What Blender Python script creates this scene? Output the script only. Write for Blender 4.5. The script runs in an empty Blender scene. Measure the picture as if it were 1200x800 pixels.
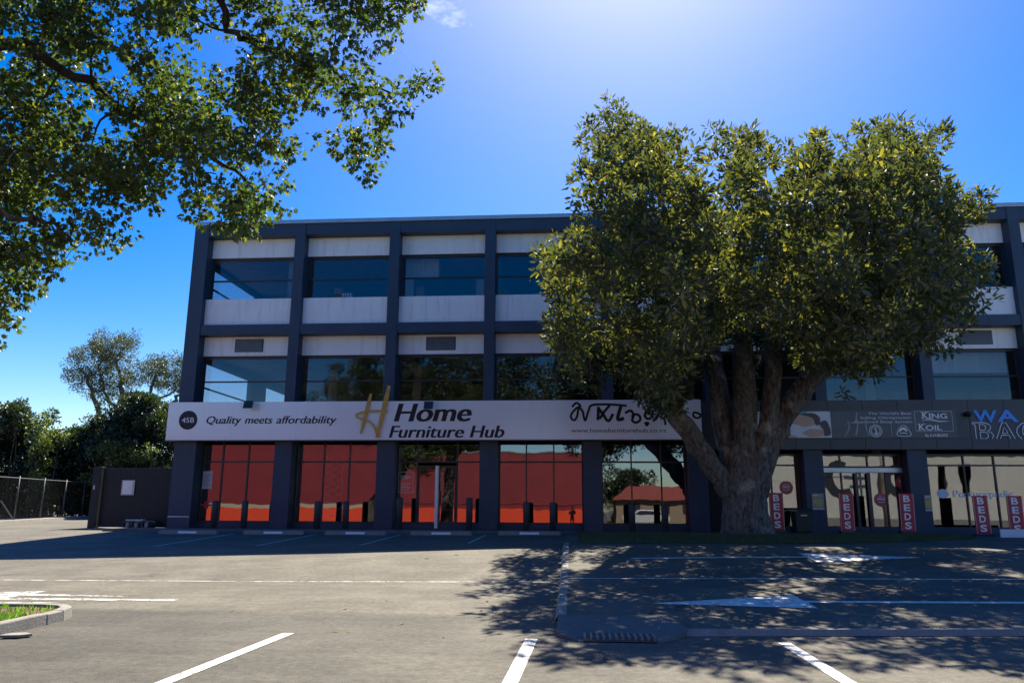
import bpy, bmesh, math, random
import numpy as np
from mathutils import Vector

# ------------------------------------------------------------------ camera, sky, sun, exposure
SC = bpy.context.scene
COL = SC.collection
EZ = 1.35                                   # eye height above the near tarmac; z values below are world metres
CAM_PITCH, CAM_YAW, CAM_ROLL, CAM_F = 12.263, 4.4715, 0.3, 900.0 / 1200.0
cd = bpy.data.cameras.new('camera')
cam = bpy.data.objects.new('camera', cd); COL.objects.link(cam)
cd.sensor_width = 36.0; cd.lens = 36.0 * CAM_F; cd.clip_start = 0.05; cd.clip_end = 4000.0
from mathutils import Matrix
cam.matrix_world = (Matrix.Translation((0, 0, EZ)) @ Matrix.Rotation(math.radians(CAM_YAW), 4, 'Z')
                    @ Matrix.Rotation(math.radians(90 + CAM_PITCH), 4, 'X') @ Matrix.Rotation(math.radians(CAM_ROLL), 4, 'Z'))
SC.camera = cam

SUN_ELEV, SUN_AZ = 49.0, 6.5                # azimuth measured from +Y (into the facade) towards +X
W = bpy.data.worlds.new('World'); SC.world = W; W.use_nodes = True
wn, wl = W.node_tree.nodes, W.node_tree.links
wn.clear()
wo = wn.new('ShaderNodeOutputWorld'); wb = wn.new('ShaderNodeBackground'); sk = wn.new('ShaderNodeTexSky')
sk.sky_type = 'NISHITA'; sk.sun_disc = False
sk.sun_elevation = math.radians(SUN_ELEV); sk.sun_rotation = math.radians(SUN_AZ)
sk.altitude = 0; sk.air_density = 1.0; sk.dust_density = 0.5; sk.ozone_density = 2.5
hs = wn.new('ShaderNodeHueSaturation'); hs.inputs['Saturation'].default_value = 1.62; hs.inputs['Hue'].default_value = .514
# a few thin wisps of cloud spread evenly over the whole sky
tcw = wn.new('ShaderNodeTexCoord'); mpw = wn.new('ShaderNodeMapping'); mpw.inputs['Scale'].default_value = (1.5, 1.5, 3.4)
mpw.inputs['Location'].default_value = (-5.498, -1.458, 4.291)
nzw = wn.new('ShaderNodeTexNoise'); nzw.inputs['Scale'].default_value = 2.2; nzw.inputs['Detail'].default_value = 9; nzw.inputs['Roughness'].default_value = .62
crw = wn.new('ShaderNodeValToRGB'); crw.color_ramp.elements[0].position = .66; crw.color_ramp.elements[1].position = .80
mxw = wn.new('ShaderNodeMix'); mxw.data_type = 'RGBA'; mxw.inputs[7].default_value = (9, 9.4, 10, 1)
wl.new(tcw.outputs['Generated'], mpw.inputs[0]); wl.new(mpw.outputs[0], nzw.inputs['Vector']); wl.new(nzw.outputs['Fac'], crw.inputs[0])
wl.new(sk.outputs[0], hs.inputs['Color']); wl.new(crw.outputs[0], mxw.inputs[0]); wl.new(hs.outputs[0], mxw.inputs[6])
wl.new(mxw.outputs[2], wb.inputs[0]); wb.inputs[1].default_value = 0.072
wl.new(wb.outputs[0], wo.inputs[0])

sd = bpy.data.lights.new('sun', 'SUN'); sd.energy = 5.0; sd.angle = math.radians(.53); sd.color = (1, .91, .74)
so = bpy.data.objects.new('sun', sd); COL.objects.link(so)
sdir = Vector((math.sin(math.radians(SUN_AZ)) * math.cos(math.radians(SUN_ELEV)), math.cos(math.radians(SUN_AZ)) * math.cos(math.radians(SUN_ELEV)), math.sin(math.radians(SUN_ELEV))))
so.rotation_euler = (-sdir).to_track_quat('-Z', 'Y').to_euler(); so.location = (20, 200, 220)
SC.view_settings.view_transform = 'Standard'; SC.view_settings.look = 'None'; SC.view_settings.gamma = 1.0
SC.view_settings.exposure = 1.32
SC.render.engine = 'CYCLES'
SC.cycles.use_denoising = True
SC.cycles.max_bounces = 8; SC.cycles.transparent_max_bounces = 12
SC.cycles.sample_clamp_indirect = 6.0

rnd = random.Random(4)
NR = np.random.default_rng(11)

# ------------------------------------------------------------------ materials
MATS = {}
def nt(name):
    m = bpy.data.materials.new(name); m.use_nodes = True
    n, l = m.node_tree.nodes, m.node_tree.links
    return m, n, l, n['Principled BSDF'], n['Material Output']
def pos_noise(n, l, scale, detail=4, rough=.55, vec=None):
    if vec is None:
        g = n.new('ShaderNodeNewGeometry'); vec = g.outputs['Position']
    t = n.new('ShaderNodeTexNoise'); t.inputs['Scale'].default_value = scale; t.inputs['Detail'].default_value = detail; t.inputs['Roughness'].default_value = rough
    l.new(vec, t.inputs['Vector']); return t.outputs['Fac']
def ramp(n, l, fac, p0, p1, c0=(0, 0, 0, 1), c1=(1, 1, 1, 1)):
    r = n.new('ShaderNodeValToRGB'); r.color_ramp.elements[0].position = p0; r.color_ramp.elements[1].position = p1
    r.color_ramp.elements[0].color = c0; r.color_ramp.elements[1].color = c1
    l.new(fac, r.inputs[0]); return r.outputs[0]
def mixc(n, l, fac, a, b, mode='MIX'):
    m = n.new('ShaderNodeMix'); m.data_type = 'RGBA'; m.blend_type = mode
    if isinstance(fac, (int, float)): m.inputs[0].default_value = fac
    else: l.new(fac, m.inputs[0])
    for k, v in ((6, a), (7, b)):
        if isinstance(v, (tuple, list)): m.inputs[k].default_value = (*v[:3], 1)
        else: l.new(v, m.inputs[k])
    return m.outputs[2]
def bump(n, l, bs, height, strength=.3, dist=.01):
    b = n.new('ShaderNodeBump'); b.inputs['Strength'].default_value = strength; b.inputs['Distance'].default_value = dist
    l.new(height, b.inputs['Height']); l.new(b.outputs[0], bs.inputs['Normal']); return b
def M(name, col, rough=.6, spec=.5, metal=0., var=.12, scale=2.5, fine=0., bscale=40, bstr=.0, grime=0.):
    if name in MATS: return MATS[name]
    m, n, l, bs, out = nt(name)
    a = tuple(c * (1 - var) for c in col); b = tuple(min(1, c * (1 + var)) for c in col)
    c = mixc(n, l, ramp(n, l, pos_noise(n, l, scale, 5), .3, .7), a, b)
    if fine: c = mixc(n, l, ramp(n, l, pos_noise(n, l, 55, 2), .35, .65), c, tuple(x * (1 - fine) for x in col))
    if grime:
        g = n.new('ShaderNodeNewGeometry'); mp = n.new('ShaderNodeMapping'); mp.inputs['Scale'].default_value = (3.0, 3.0, .25)
        l.new(g.outputs['Position'], mp.inputs[0])
        c = mixc(n, l, ramp(n, l, pos_noise(n, l, 2.2, 6, .65, mp.outputs[0]), .52, .8), c, tuple(x * (1 - grime) for x in col))
    l.new(c, bs.inputs['Base Color'])
    r0 = pos_noise(n, l, scale * 2.2, 3)
    mr = n.new('ShaderNodeMapRange'); mr.inputs[3].default_value = max(0, rough - .08); mr.inputs[4].default_value = min(1, rough + .08)
    l.new(r0, mr.inputs[0]); l.new(mr.outputs[0], bs.inputs['Roughness'])
    bs.inputs['Specular IOR Level'].default_value = spec; bs.inputs['Metallic'].default_value = metal
    if bstr: bump(n, l, bs, pos_noise(n, l, bscale, 4), bstr, .01)
    MATS[name] = m; return m

def asphalt(name, dark=1.0, zones=True):
    m, n, l, bs, out = nt(name)
    g = n.new('ShaderNodeNewGeometry'); P = g.outputs['Position']
    big = ramp(n, l, pos_noise(n, l, .22, 5, .6, P), .3, .72)
    c = mixc(n, l, big, (.106 * dark, .099 * dark, .078 * dark), (.146 * dark, .136 * dark, .107 * dark))
    med = ramp(n, l, pos_noise(n, l, 1.7, 6, .7, P), .32, .7)
    c = mixc(n, l, med, c, (.14 * dark, .125 * dark, .105 * dark)); 
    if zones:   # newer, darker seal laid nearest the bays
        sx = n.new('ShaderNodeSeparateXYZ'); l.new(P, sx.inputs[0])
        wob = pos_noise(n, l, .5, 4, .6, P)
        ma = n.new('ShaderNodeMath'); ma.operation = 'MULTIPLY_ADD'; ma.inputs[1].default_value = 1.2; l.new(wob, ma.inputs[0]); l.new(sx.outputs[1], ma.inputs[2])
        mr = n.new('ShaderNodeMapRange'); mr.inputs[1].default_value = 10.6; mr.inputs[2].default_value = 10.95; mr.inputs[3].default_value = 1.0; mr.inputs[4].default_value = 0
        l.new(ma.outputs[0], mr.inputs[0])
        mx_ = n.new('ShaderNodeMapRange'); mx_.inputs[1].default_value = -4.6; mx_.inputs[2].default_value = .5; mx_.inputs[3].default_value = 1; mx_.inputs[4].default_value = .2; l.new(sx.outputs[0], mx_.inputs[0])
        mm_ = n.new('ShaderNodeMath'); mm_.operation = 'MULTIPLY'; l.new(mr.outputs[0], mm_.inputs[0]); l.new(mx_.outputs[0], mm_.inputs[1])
    # stretched wheel tracks along the lane
    mp = n.new('ShaderNodeMapping'); mp.inputs['Scale'].default_value = (.12, 1.6, 1); l.new(P, mp.inputs[0])
    tr = ramp(n, l, pos_noise(n, l, 1.0, 4, .6, mp.outputs[0]), .5, .75)
    c = mixc(n, l, tr, c, mixc(n, l, .55, c, (.07, .065, .06)))
    # stone speckle
    sp = n.new('ShaderNodeTexVoronoi'); sp.inputs['Scale'].default_value = 75; l.new(P, sp.inputs['Vector'])
    spc = ramp(n, l, sp.outputs['Distance'], .12, .5)
    c = mixc(n, l, spc, mixc(n, l, .55, c, (.33, .30, .26)), c)
    spk = ramp(n, l, pos_noise(n, l, 120, 2, .6, P), .36, .62)
    c = mixc(n, l, spk, mixc(n, l, .5, c, (.03, .028, .026)), c)
    gr = ramp(n, l, pos_noise(n, l, 13, 6, .8, P), .34, .66)
    c = mixc(n, l, gr, mixc(n, l, .55, c, (.040, .038, .034)), mixc(n, l, .42, c, (.30, .275, .225)))
    bd_ = n.new('ShaderNodeMapping'); bd_.inputs['Scale'].default_value = (.35, 2.6, 1); bd_.inputs['Rotation'].default_value = (0, 0, .06); l.new(P, bd_.inputs[0])
    bn_ = ramp(n, l, pos_noise(n, l, 1.6, 8, .75, bd_.outputs[0]), .40, .62)
    c = mixc(n, l, bn_, mixc(n, l, .32, c, (.045, .043, .039)), c)
    pt = ramp(n, l, pos_noise(n, l, .75, 5, .62, P), .44, .60)
    c = mixc(n, l, pt, mixc(n, l, .20, c, (.06, .056, .05)), mixc(n, l, .12, c, (.33, .30, .245)))
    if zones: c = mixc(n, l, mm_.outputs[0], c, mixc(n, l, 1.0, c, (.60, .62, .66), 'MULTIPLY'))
    # oil drips
    vo = n.new('ShaderNodeTexVoronoi'); vo.inputs['Scale'].default_value = .55; l.new(P, vo.inputs['Vector'])
    st = ramp(n, l, vo.outputs['Distance'], .03, .24, (1, 1, 1, 1), (0, 0, 0, 1))
    st = mixc(n, l, ramp(n, l, pos_noise(n, l, 3.5, 4, .6, P), .45, .65), (0, 0, 0), st)
    c = mixc(n, l, st, c, (.045, .043, .04))
    # cracks
    wv = n.new('ShaderNodeVectorMath'); wv.operation = 'ADD'
    nz = n.new('ShaderNodeTexNoise'); nz.inputs['Scale'].default_value = .9; nz.inputs['Detail'].default_value = 6; l.new(P, nz.inputs['Vector'])
    l.new(P, wv.inputs[0]); l.new(nz.outputs['Color'], wv.inputs[1])
    cr = n.new('ShaderNodeTexVoronoi'); cr.feature = 'DISTANCE_TO_EDGE'; cr.inputs['Scale'].default_value = .23; l.new(wv.outputs[0], cr.inputs['Vector'])
    cm = ramp(n, l, cr.outputs['Distance'], .0015, .006, (1, 1, 1, 1), (0, 0, 0, 1))
    cm = mixc(n, l, ramp(n, l, pos_noise(n, l, .35, 3, .5, P), .62, .72), (0, 0, 0), cm)
    c = mixc(n, l, cm, c, (.025, .024, .022))
    l.new(c, bs.inputs['Base Color']); bs.inputs['Roughness'].default_value = .88; bs.inputs['Specular IOR Level'].default_value = .3
    hgt = mixc(n, l, .5, sp.outputs['Distance'], pos_noise(n, l, 14, 4, .6, P))
    bump(n, l, bs, hgt, .7, .012)
    MATS[name] = m; return m

def paint_line(key='paint', lo=.385, hi=.46):
    m, n, l, bs, out = nt('worn_road_paint')
    g = n.new('ShaderNodeNewGeometry'); P = g.outputs['Position']
    c = mixc(n, l, ramp(n, l, pos_noise(n, l, 6, 5, .65, P), .3, .75), (.58, .57, .54), (.82, .82, .80))
    l.new(c, bs.inputs['Base Color']); bs.inputs['Roughness'].default_value = .7
    tr = n.new('ShaderNodeBsdfTransparent'); mx = n.new('ShaderNodeMixShader')
    f = mixc(n, l, .5, pos_noise(n, l, 45, 3, .7, P), pos_noise(n, l, 5, 5, .7, P))
    l.new(ramp(n, l, f, lo, hi), mx.inputs[0]); l.new(tr.outputs[0], mx.inputs[1]); l.new(bs.outputs[0], mx.inputs[2]); l.new(mx.outputs[0], out.inputs[0])
    bump(n, l, bs, pos_noise(n, l, 60, 3, .6, P), .4, .006)
    MATS[key] = m; return m

def glass(name, refl, tint, wav=.012):
    m, n, l, bs, out = nt(name); n.remove(bs)
    t = n.new('ShaderNodeBsdfTransparent'); t.inputs[0].default_value = (*tint, 1)
    gl = n.new('ShaderNodeBsdfGlossy'); gl.inputs['Roughness'].default_value = .012; gl.inputs['Color'].default_value = (.93, .96, 1, 1)
    g = n.new('ShaderNodeNewGeometry'); mp = n.new('ShaderNodeMapping'); mp.inputs['Scale'].default_value = (1, 1, .55); l.new(g.outputs['Position'], mp.inputs[0])
    b = n.new('ShaderNodeBump'); b.inputs['Strength'].default_value = 1; b.inputs['Distance'].default_value = wav
    l.new(pos_noise(n, l, .9, 2, .4, mp.outputs[0]), b.inputs['Height']); l.new(b.outputs[0], gl.inputs['Normal'])
    lw = n.new('ShaderNodeLayerWeight'); lw.inputs[0].default_value = .5; fr = n.new('ShaderNodeMath'); fr.operation = 'POWER'; fr.inputs[1].default_value = 5.0; l.new(lw.outputs['Facing'], fr.inputs[0])
    ad = n.new('ShaderNodeMath'); ad.operation = 'ADD'; ad.use_clamp = True; ad.inputs[1].default_value = refl; l.new(fr.outputs[0], ad.inputs[0])
    mx = n.new('ShaderNodeMixShader'); l.new(ad.outputs[0], mx.inputs[0]); l.new(t.outputs[0], mx.inputs[1]); l.new(gl.outputs[0], mx.inputs[2]); l.new(mx.outputs[0], out.inputs[0])
    MATS[name] = m; return m

def leafmat(name, c1, c2, c3, trans=.45, gloss=.12, rough=.35, tcol=None, mid=.55):
    m, n, l, bs, out = nt(name); n.remove(bs)
    g = n.new('ShaderNodeNewGeometry')
    r = n.new('ShaderNodeValToRGB'); e = r.color_ramp.elements
    e[0].position = 0; e[0].color = (*c1, 1); e[1].position = 1; e[1].color = (*c3, 1); k = e.new(mid); k.color = (*c2, 1)
    l.new(g.outputs['Random Per Island'], r.inputs[0])
    d = n.new('ShaderNodeBsdfDiffuse'); l.new(r.outputs[0], d.inputs[0])
    t = n.new('ShaderNodeBsdfTranslucent')
    tc = mixc(n, l, 1.0, r.outputs[0], tcol or (1.9, 2.1, .75), 'MULTIPLY'); l.new(tc, t.inputs[0])
    gl = n.new('ShaderNodeBsdfGlossy'); gl.inputs['Roughness'].default_value = rough; gl.inputs['Color'].default_value = (.9, .95, 1, 1)
    m1 = n.new('ShaderNodeMixShader'); m1.inputs[0].default_value = trans; l.new(d.outputs[0], m1.inputs[1]); l.new(t.outputs[0], m1.inputs[2])
    m2 = n.new('ShaderNodeMixShader'); m2.inputs[0].default_value = gloss; l.new(m1.outputs[0], m2.inputs[1]); l.new(gl.outputs[0], m2.inputs[2]); l.new(m2.outputs[0], out.inputs[0])
    MATS[name] = m; return m

def bark(name, a, b, scale=3.0):
    m, n, l, bs, out = nt(name)
    g = n.new('ShaderNodeNewGeometry'); mp = n.new('ShaderNodeMapping'); mp.inputs['Scale'].default_value = (2.2, 2.2, .7); l.new(g.outputs['Position'], mp.inputs[0])
    f = pos_noise(n, l, scale * 1.6, 8, .7, mp.outputs[0])
    c = mixc(n, l, ramp(n, l, f, .35, .68), a, b)
    c = mixc(n, l, ramp(n, l, pos_noise(n, l, 1.4, 5, .65), .55, .7), c, tuple(min(1, x * 1.7) for x in b))
    l.new(c, bs.inputs['Base Color']); bs.inputs['Roughness'].default_value = .9; bs.inputs['Specular IOR Level'].default_value = .2
    bump(n, l, bs, f, 1.0, .12); MATS[name] = m; return m

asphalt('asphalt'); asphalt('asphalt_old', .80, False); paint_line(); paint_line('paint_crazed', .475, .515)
glass('shop_glass', .16, (.55, .57, .6), .004); glass('office_glass', .05, (.82, .83, .84), .003)
glass('right_glass', .14, (.62, .63, .65), .004)
M('charcoal_paint', (.036, .060, .100), .5, .4, var=.10, scale=1.2, bstr=.08, bscale=25, grime=.25)
M('frame_dark', (.03, .034, .042), .4, .5, var=.1)
M('panel_white', (.86, .87, .88), .6, .4, var=.05, scale=.8, bstr=.05, bscale=30, grime=.30)
M('fascia_grey', (.052, .058, .070), .45, .5, var=.1, scale=.7, grime=.2)
M('flashing', (.42, .45, .48), .35, .5, .6, var=.1)
M('interior', (.26, .26, .265), .9, .2, var=.15)
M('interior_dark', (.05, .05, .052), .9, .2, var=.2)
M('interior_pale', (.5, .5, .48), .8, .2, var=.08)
M('sign_white', (.92, .91, .92), .18, 1.0, var=.025, scale=.6, grime=.06)
M('ink', (.012, .016, .024), .45, .4, var=.1)
M('gold', (.50, .36, .09), .38, .5, .55, var=.15, scale=6)
M('white', (.88, .88, .87), .5, .5, var=.05)
M('white_worn', (.66, .66, .64), .6, .4, var=.15, scale=8, grime=.3)
M('concrete', (.30, .285, .26), .9, .3, var=.16, scale=3, fine=.25, bstr=.5, bscale=45, grime=.35)
M('concrete_dark', (.16, .157, .15), .92, .3, var=.2, scale=3, fine=.25, bstr=.5, bscale=45)
M('bollard_paint', (.05, .054, .062), .5, .4, var=.15, scale=5)
M('gate_paint', (.010, .013, .018), .55, .4, var=.15)
M('fence_wire', (.05, .052, .055), .6, .4, .4, var=.1)
M('fence_post', (.10, .103, .108), .55, .4, .5, var=.15, scale=4)
M('steel', (.42, .43, .44), .45, .5, .8, var=.1, scale=5)
M('red_sign', (.50, .03, .045), .45, .5, var=.08)
M('sale_red', (.55, .05, .08), .4, .5, var=.06)
M('blue_sign', (.03, .28, .85), .35, .5, var=.05)
M('poster_tan', (.42, .36, .25), .6, .3, var=.15, scale=7)
M('poster_yellow', (.75, .62, .12), .6, .3, var=.1)
M('bin_green', (.02, .035, .03), .5, .4, var=.1)
M('maroon_clad', (.17, .014, .018), .55, .4, var=.12, scale=.6, grime=.2)
M('orange_clad', (.62, .055, .018), .5, .4, var=.06, scale=.6)
M('cream_clad', (.37, .365, .335), .7, .3, var=.05, scale=.5, grime=.12)
M('cream_trim', (.34, .29, .21), .6, .3, var=.08)
M('roof_red', (.20, .05, .04), .7, .3, var=.15)
M('soil', (.13, .085, .055), .95, .2, var=.35, scale=9, bstr=.8, bscale=30)
M('turf', (.075, .080, .038), .95, .2, var=.3, scale=4, bstr=.6, bscale=30)
M('tyre', (.02, .02, .02), .85, .3, var=.1)
M('car_silver', (.55, .56, .58), .3, .6, .3, var=.03)
M('timber', (.22, .17, .12), .85, .2, var=.2, scale=6)
M('skin', (.45, .27, .19), .55, .4, var=.06)
M('cloth_dark', (.02, .022, .03), .9, .2, var=.15, scale=10)
M('hair', (.015, .011, .008), .6, .4, var=.1)
M('print_teal', (.05, .38, .42), .4, .5, var=.1)
M('print_pillow', (.66, .72, .80), .4, .5, var=.06)
M('print_skin', (.58, .36, .28), .4, .5, var=.08)
M('print_hair', (.06, .035, .03), .4, .5, var=.15)
M('print_night', (.05, .055, .075), .3, .5, var=.2, scale=1.5)
M('print_glow', (.28, .27, .34), .3, .5, var=.3, scale=3)
M('print_grey', (.62, .64, .68), .4, .5, var=.05)
M('pink_trim', (.70, .55, .52), .5, .4, var=.05)
leafmat('leaf_magnolia', (.042, .054, .026), (.068, .082, .036), (.24, .22, .06), .48, .05, .5, (1.85, 1.85, .55), .76)
leafmat('leaf_star', (.034, .062, .024), (.060, .100, .034), (.17, .18, .04), .45, .05, .5, (2.1, 2.1, .6), .7)
leafmat('leaf_bush', (.014, .026, .011), (.026, .042, .015), (.065, .082, .022), .33, .06, .4)
leafmat('leaf_grey', (.028, .036, .020), (.048, .058, .030), (.10, .105, .055), .35, .06, .45)
leafmat('leaf_lime', (.04, .068, .014), (.085, .12, .022), (.20, .20, .035), .45, .06, .4)
leafmat('grass_bright', (.06, .15, .012), (.10, .22, .02), (.20, .30, .04), .4, .04, .5)
leafmat('grass_dull', (.060, .074, .024), (.085, .095, .034), (.17, .15, .07), .35, .03, .5)
leafmat('dry_leaf', (.10, .05, .015), (.20, .12, .03), (.32, .24, .06), .2, .04, .5)
bark('bark_grey', (.060, .054, .050), (.30, .275, .25)); bark('bark_plane', (.05, .042, .035), (.15, .125, .10), 4); bark('bark_pale', (.10, .085, .068), (.27, .235, .19), 2)
MAT = lambda k: MATS[k]

# ------------------------------------------------------------------ object helpers
ORG = {}
def root(name, label, cat, loc=(0, 0, 0), group=None, kind=None):
    o = bpy.data.objects.new(name, None); COL.objects.link(o); o.location = loc; o.empty_display_size = .2
    ORG[o.name] = np.array(loc, float); tag(o, label, cat, group, kind); return o
def tag(o, label=None, cat=None, group=None, kind=None):
    if label: o['label'] = label
    if cat: o['category'] = cat
    if group: o['group'] = group
    if kind: o['kind'] = kind
    return o
def link(name, me, mat, parent=None, loc=None, smooth=False):
    o = bpy.data.objects.new(name, me); COL.objects.link(o)
    if mat is not None: me.materials.append(MATS[mat] if isinstance(mat, str) else mat)
    if parent is not None: o.parent = parent
    if loc is not None: o.location = loc
    if smooth: me.polygons.foreach_set('use_smooth', [True] * len(me.polygons))
    return o
class MB:
    def __init__(s): s.v = []; s.f = []; s.sm = False
    def add(s, V, F):
        b = len(s.v); s.v += [tuple(map(float, p)) for p in V]; s.f += [tuple(b + i for i in f) for f in F]; return s
    def box(s, x0, x1, y0, y1, z0, z1):
        return s.add([(x0, y0, z0), (x1, y0, z0), (x1, y1, z0), (x0, y1, z0), (x0, y0, z1), (x1, y0, z1), (x1, y1, z1), (x0, y1, z1)],
                     [(0, 3, 2, 1), (4, 5, 6, 7), (0, 1, 5, 4), (1, 2, 6, 5), (2, 3, 7, 6), (3, 0, 4, 7)])
    def prism(s, poly, y0, y1):            # polygon in (x, z), extruded along y
        n = len(poly); V = [(x, y0, z) for x, z in poly] + [(x, y1, z) for x, z in poly]
        return s.add(V, [tuple(range(n)), tuple(range(2 * n - 1, n - 1, -1))] + [(i, i + n, (i + 1) % n + n, (i + 1) % n) for i in range(n)])
    def slab(s, poly, z0, z1):             # polygon in (x, y), extruded along z (z may be functions)
        n = len(poly); f0 = z0 if callable(z0) else (lambda x, y: z0); f1 = z1 if callable(z1) else (lambda x, y: z1)
        V = [(x, y, f0(x, y)) for x, y in poly] + [(x, y, f1(x, y)) for x, y in poly]
        return s.add(V, [tuple(range(n - 1, -1, -1)), tuple(range(n, 2 * n))] + [(i, (i + 1) % n, (i + 1) % n + n, i + n) for i in range(n)])
    def tube(s, pts, radii, seg=8, cap=True, lob=0.0, seed=0):
        pts = [Vector(p) for p in pts]; n = len(pts); V = []; F = []; rr = random.Random(seed)
        ph = [rr.uniform(0, 6.28) for _ in range(4)]
        ref = Vector((0, 0, 1)); t0 = (pts[1] - pts[0]).normalized()
        if abs(t0.dot(ref)) > .9: ref = Vector((1, 0, 0))
        a = t0.cross(ref).normalized()
        for i, p in enumerate(pts):
            t = (pts[min(i + 1, n - 1)] - pts[max(i - 1, 0)]).normalized()
            a = (a - t * a.dot(t)).normalized(); b = t.cross(a)
            r = radii[i] if hasattr(radii, '__len__') else radii
            for k in range(seg):
                q = 2 * math.pi * k / seg
                w = 1 + lob * (math.sin(3 * q + ph[0] + i / n * 1.6) + .6 * math.sin(5 * q + ph[1] - i / n * 1.2) + .5 * math.sin(2 * q + ph[2] + i / n * 2) + .35 * math.sin(9 * q + ph[3] + i / n * 2))
                V.append(p + (a * math.cos(q) + b * math.sin(q)) * r * w)
        for i in range(n - 1):
            for k in range(seg):
                k2 = (k + 1) % seg; F.append((i * seg + k, i * seg + k2, (i + 1) * seg + k2, (i + 1) * seg + k))
        if cap: F += [tuple(range(seg - 1, -1, -1)), tuple((n - 1) * seg + k for k in range(seg))]
        return s.add(V, F)
    def build(s, name, mat, parent=None, smooth=False, bevel=0, seg=2, label=None, cat=None, group=None, kind=None, fixn=False):
        o0 = np.zeros(3); p = parent
        while p is not None: o0 = o0 + np.array(p.location); p = p.parent
        V = np.array(s.v) - o0
        me = bpy.data.meshes.new(name); me.from_pydata(V.tolist(), [], s.f); me.update()
        if fixn:
            bm = bmesh.new(); bm.from_mesh(me); bmesh.ops.recalc_face_normals(bm, faces=bm.faces); bm.to_mesh(me); bm.free()
        o = link(name, me, mat, parent, smooth=smooth)
        if bevel:
            m = o.modifiers.new('bevel', 'BEVEL'); m.width = bevel; m.segments = seg; m.limit_method = 'ANGLE'
        return tag(o, label, cat, group, kind)
def own(name, mb, mat, label, cat, loc, **k):   # a thing that is a single mesh
    r = mb.build(name, mat, None, **k); me = r.data; v = np.empty(len(me.vertices) * 3); me.vertices.foreach_get('co', v)
    v = v.reshape(-1, 3) - np.array(loc); me.vertices.foreach_set('co', v.ravel()); r.location = loc; tag(r, label, cat); return r
def bulk(name, V, F, mat, parent=None, kind=None, smooth=False):   # numpy arrays, faces of one size
    o0 = np.zeros(3); p = parent
    while p is not None: o0 = o0 + np.array(p.location); p = p.parent
    V = np.asarray(V, np.float32) - o0.astype(np.float32); F = np.asarray(F, np.int32); k = F.shape[1]
    me = bpy.data.meshes.new(name); me.vertices.add(len(V)); me.vertices.foreach_set('co', V.ravel())
    me.loops.add(F.size); me.loops.foreach_set('vertex_index', F.ravel()); me.polygons.add(len(F))
    me.polygons.foreach_set('loop_start', np.arange(len(F), dtype=np.int32) * k); me.update(calc_edges=True)
    o = link(name, me, mat, parent, smooth=smooth)
    if kind: o['kind'] = kind
    return o
def copy_tree(o, parent=None, off=None):
    c = o.copy(); COL.objects.link(c); c.parent = parent
    if off is not None: c.location = Vector(o.location) + Vector(off)
    for ch in list(o.children): copy_tree(ch, c)
    return c

_cap = {}
def text_part(name, s, x0, x1, zb, cap, y, mat, parent, shear=0., weight=0., contrast=0., depth=.004, spacing=1.0, smallcaps=None):
    """one line of lettering facing -Y: left x0, right x1, baseline zb, capital height cap"""
    def curve(t):
        cu = bpy.data.curves.new('txt', 'FONT'); cu.body = t; cu.size = 1; cu.shear = shear; cu.offset = weight; cu.space_character = spacing; cu.extrude = 0
        cu.resolution_u = 4
        ob = bpy.data.objects.new('txt', cu); COL.objects.link(ob); bpy.context.view_layer.update()
        me = bpy.data.meshes.new_from_object(ob.evaluated_get(bpy.context.evaluated_depsgraph_get()))
        bpy.data.objects.remove(ob); bpy.data.curves.remove(cu)
        v = np.empty(len(me.vertices) * 3, np.float32); me.vertices.foreach_get('co', v); return me, v.reshape(-1, 3)
    if 'H' not in _cap:
        me, v = curve('H'); _cap['H'] = float(v[:, 1].max()); bpy.data.meshes.remove(me)
    me, v = curve(s)
    faces = [tuple(p.vertices) for p in me.polygons]; bpy.data.meshes.remove(me)
    sz = cap / _cap['H']; sx = (x1 - x0 - contrast) / (v[:, 0].max() - v[:, 0].min())
    mb = MB(); lo = v[:, 0].min()
    for k in range(3 if contrast else 1):
        mb.add([(x0 + (p[0] - lo) * sx + contrast * k / 2, y - .0012 * k, zb + p[1] * sz) for p in v], faces)
    return mb.build(name, mat, parent)
def catmull(P, k=6):
    P = [np.array(p, float) for p in P]; out = []
    for i in range(len(P) - 1):
        a, b, c, d = P[max(i - 1, 0)], P[i], P[i + 1], P[min(i + 2, len(P) - 1)]
        for t in np.linspace(0, 1, k, endpoint=False):
            out.append(.5 * ((2 * b) + (c - a) * t + (2 * a - 5 * b + 4 * c - d) * t * t + (3 * b - a - 3 * c + d) * t ** 3))
    out.append(P[-1]); return out
def stroke(mb, pts, w, y, smooth=True, depth=.006):    # ribbon in (x, z); pts may carry a third value, the width factor
    pts = [(*p, 1.0) if len(p) == 2 else p for p in pts]
    Q = catmull(pts) if smooth else [np.array(p, float) for p in pts]
    L = []; R = []
    for i, q in enumerate(Q):
        d = Q[min(i + 1, len(Q) - 1)][:2] - Q[max(i - 1, 0)][:2]; d = d / (np.linalg.norm(d) + 1e-9); n = np.array([-d[1], d[0]]) * w * .5 * q[2]
        L.append(q[:2] + n); R.append(q[:2] - n)
    V = [(p[0], y - depth, p[1]) for p in L] + [(p[0], y - depth, p[1]) for p in R]; n = len(Q)
    V += [(p[0], y, p[1]) for p in L] + [(p[0], y, p[1]) for p in R]
    F = []
    for i in range(n - 1):
        F += [(i, i + 1, n + i + 1, n + i), (i, 2 * n + i, 2 * n + i + 1, i + 1), (n + i, n + i + 1, 3 * n + i + 1, 3 * n + i)]
    F += [(0, n, 3 * n, 2 * n), (n - 1, 3 * n - 1, 4 * n - 1, 2 * n - 1)]
    mb.add(V, F)
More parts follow.
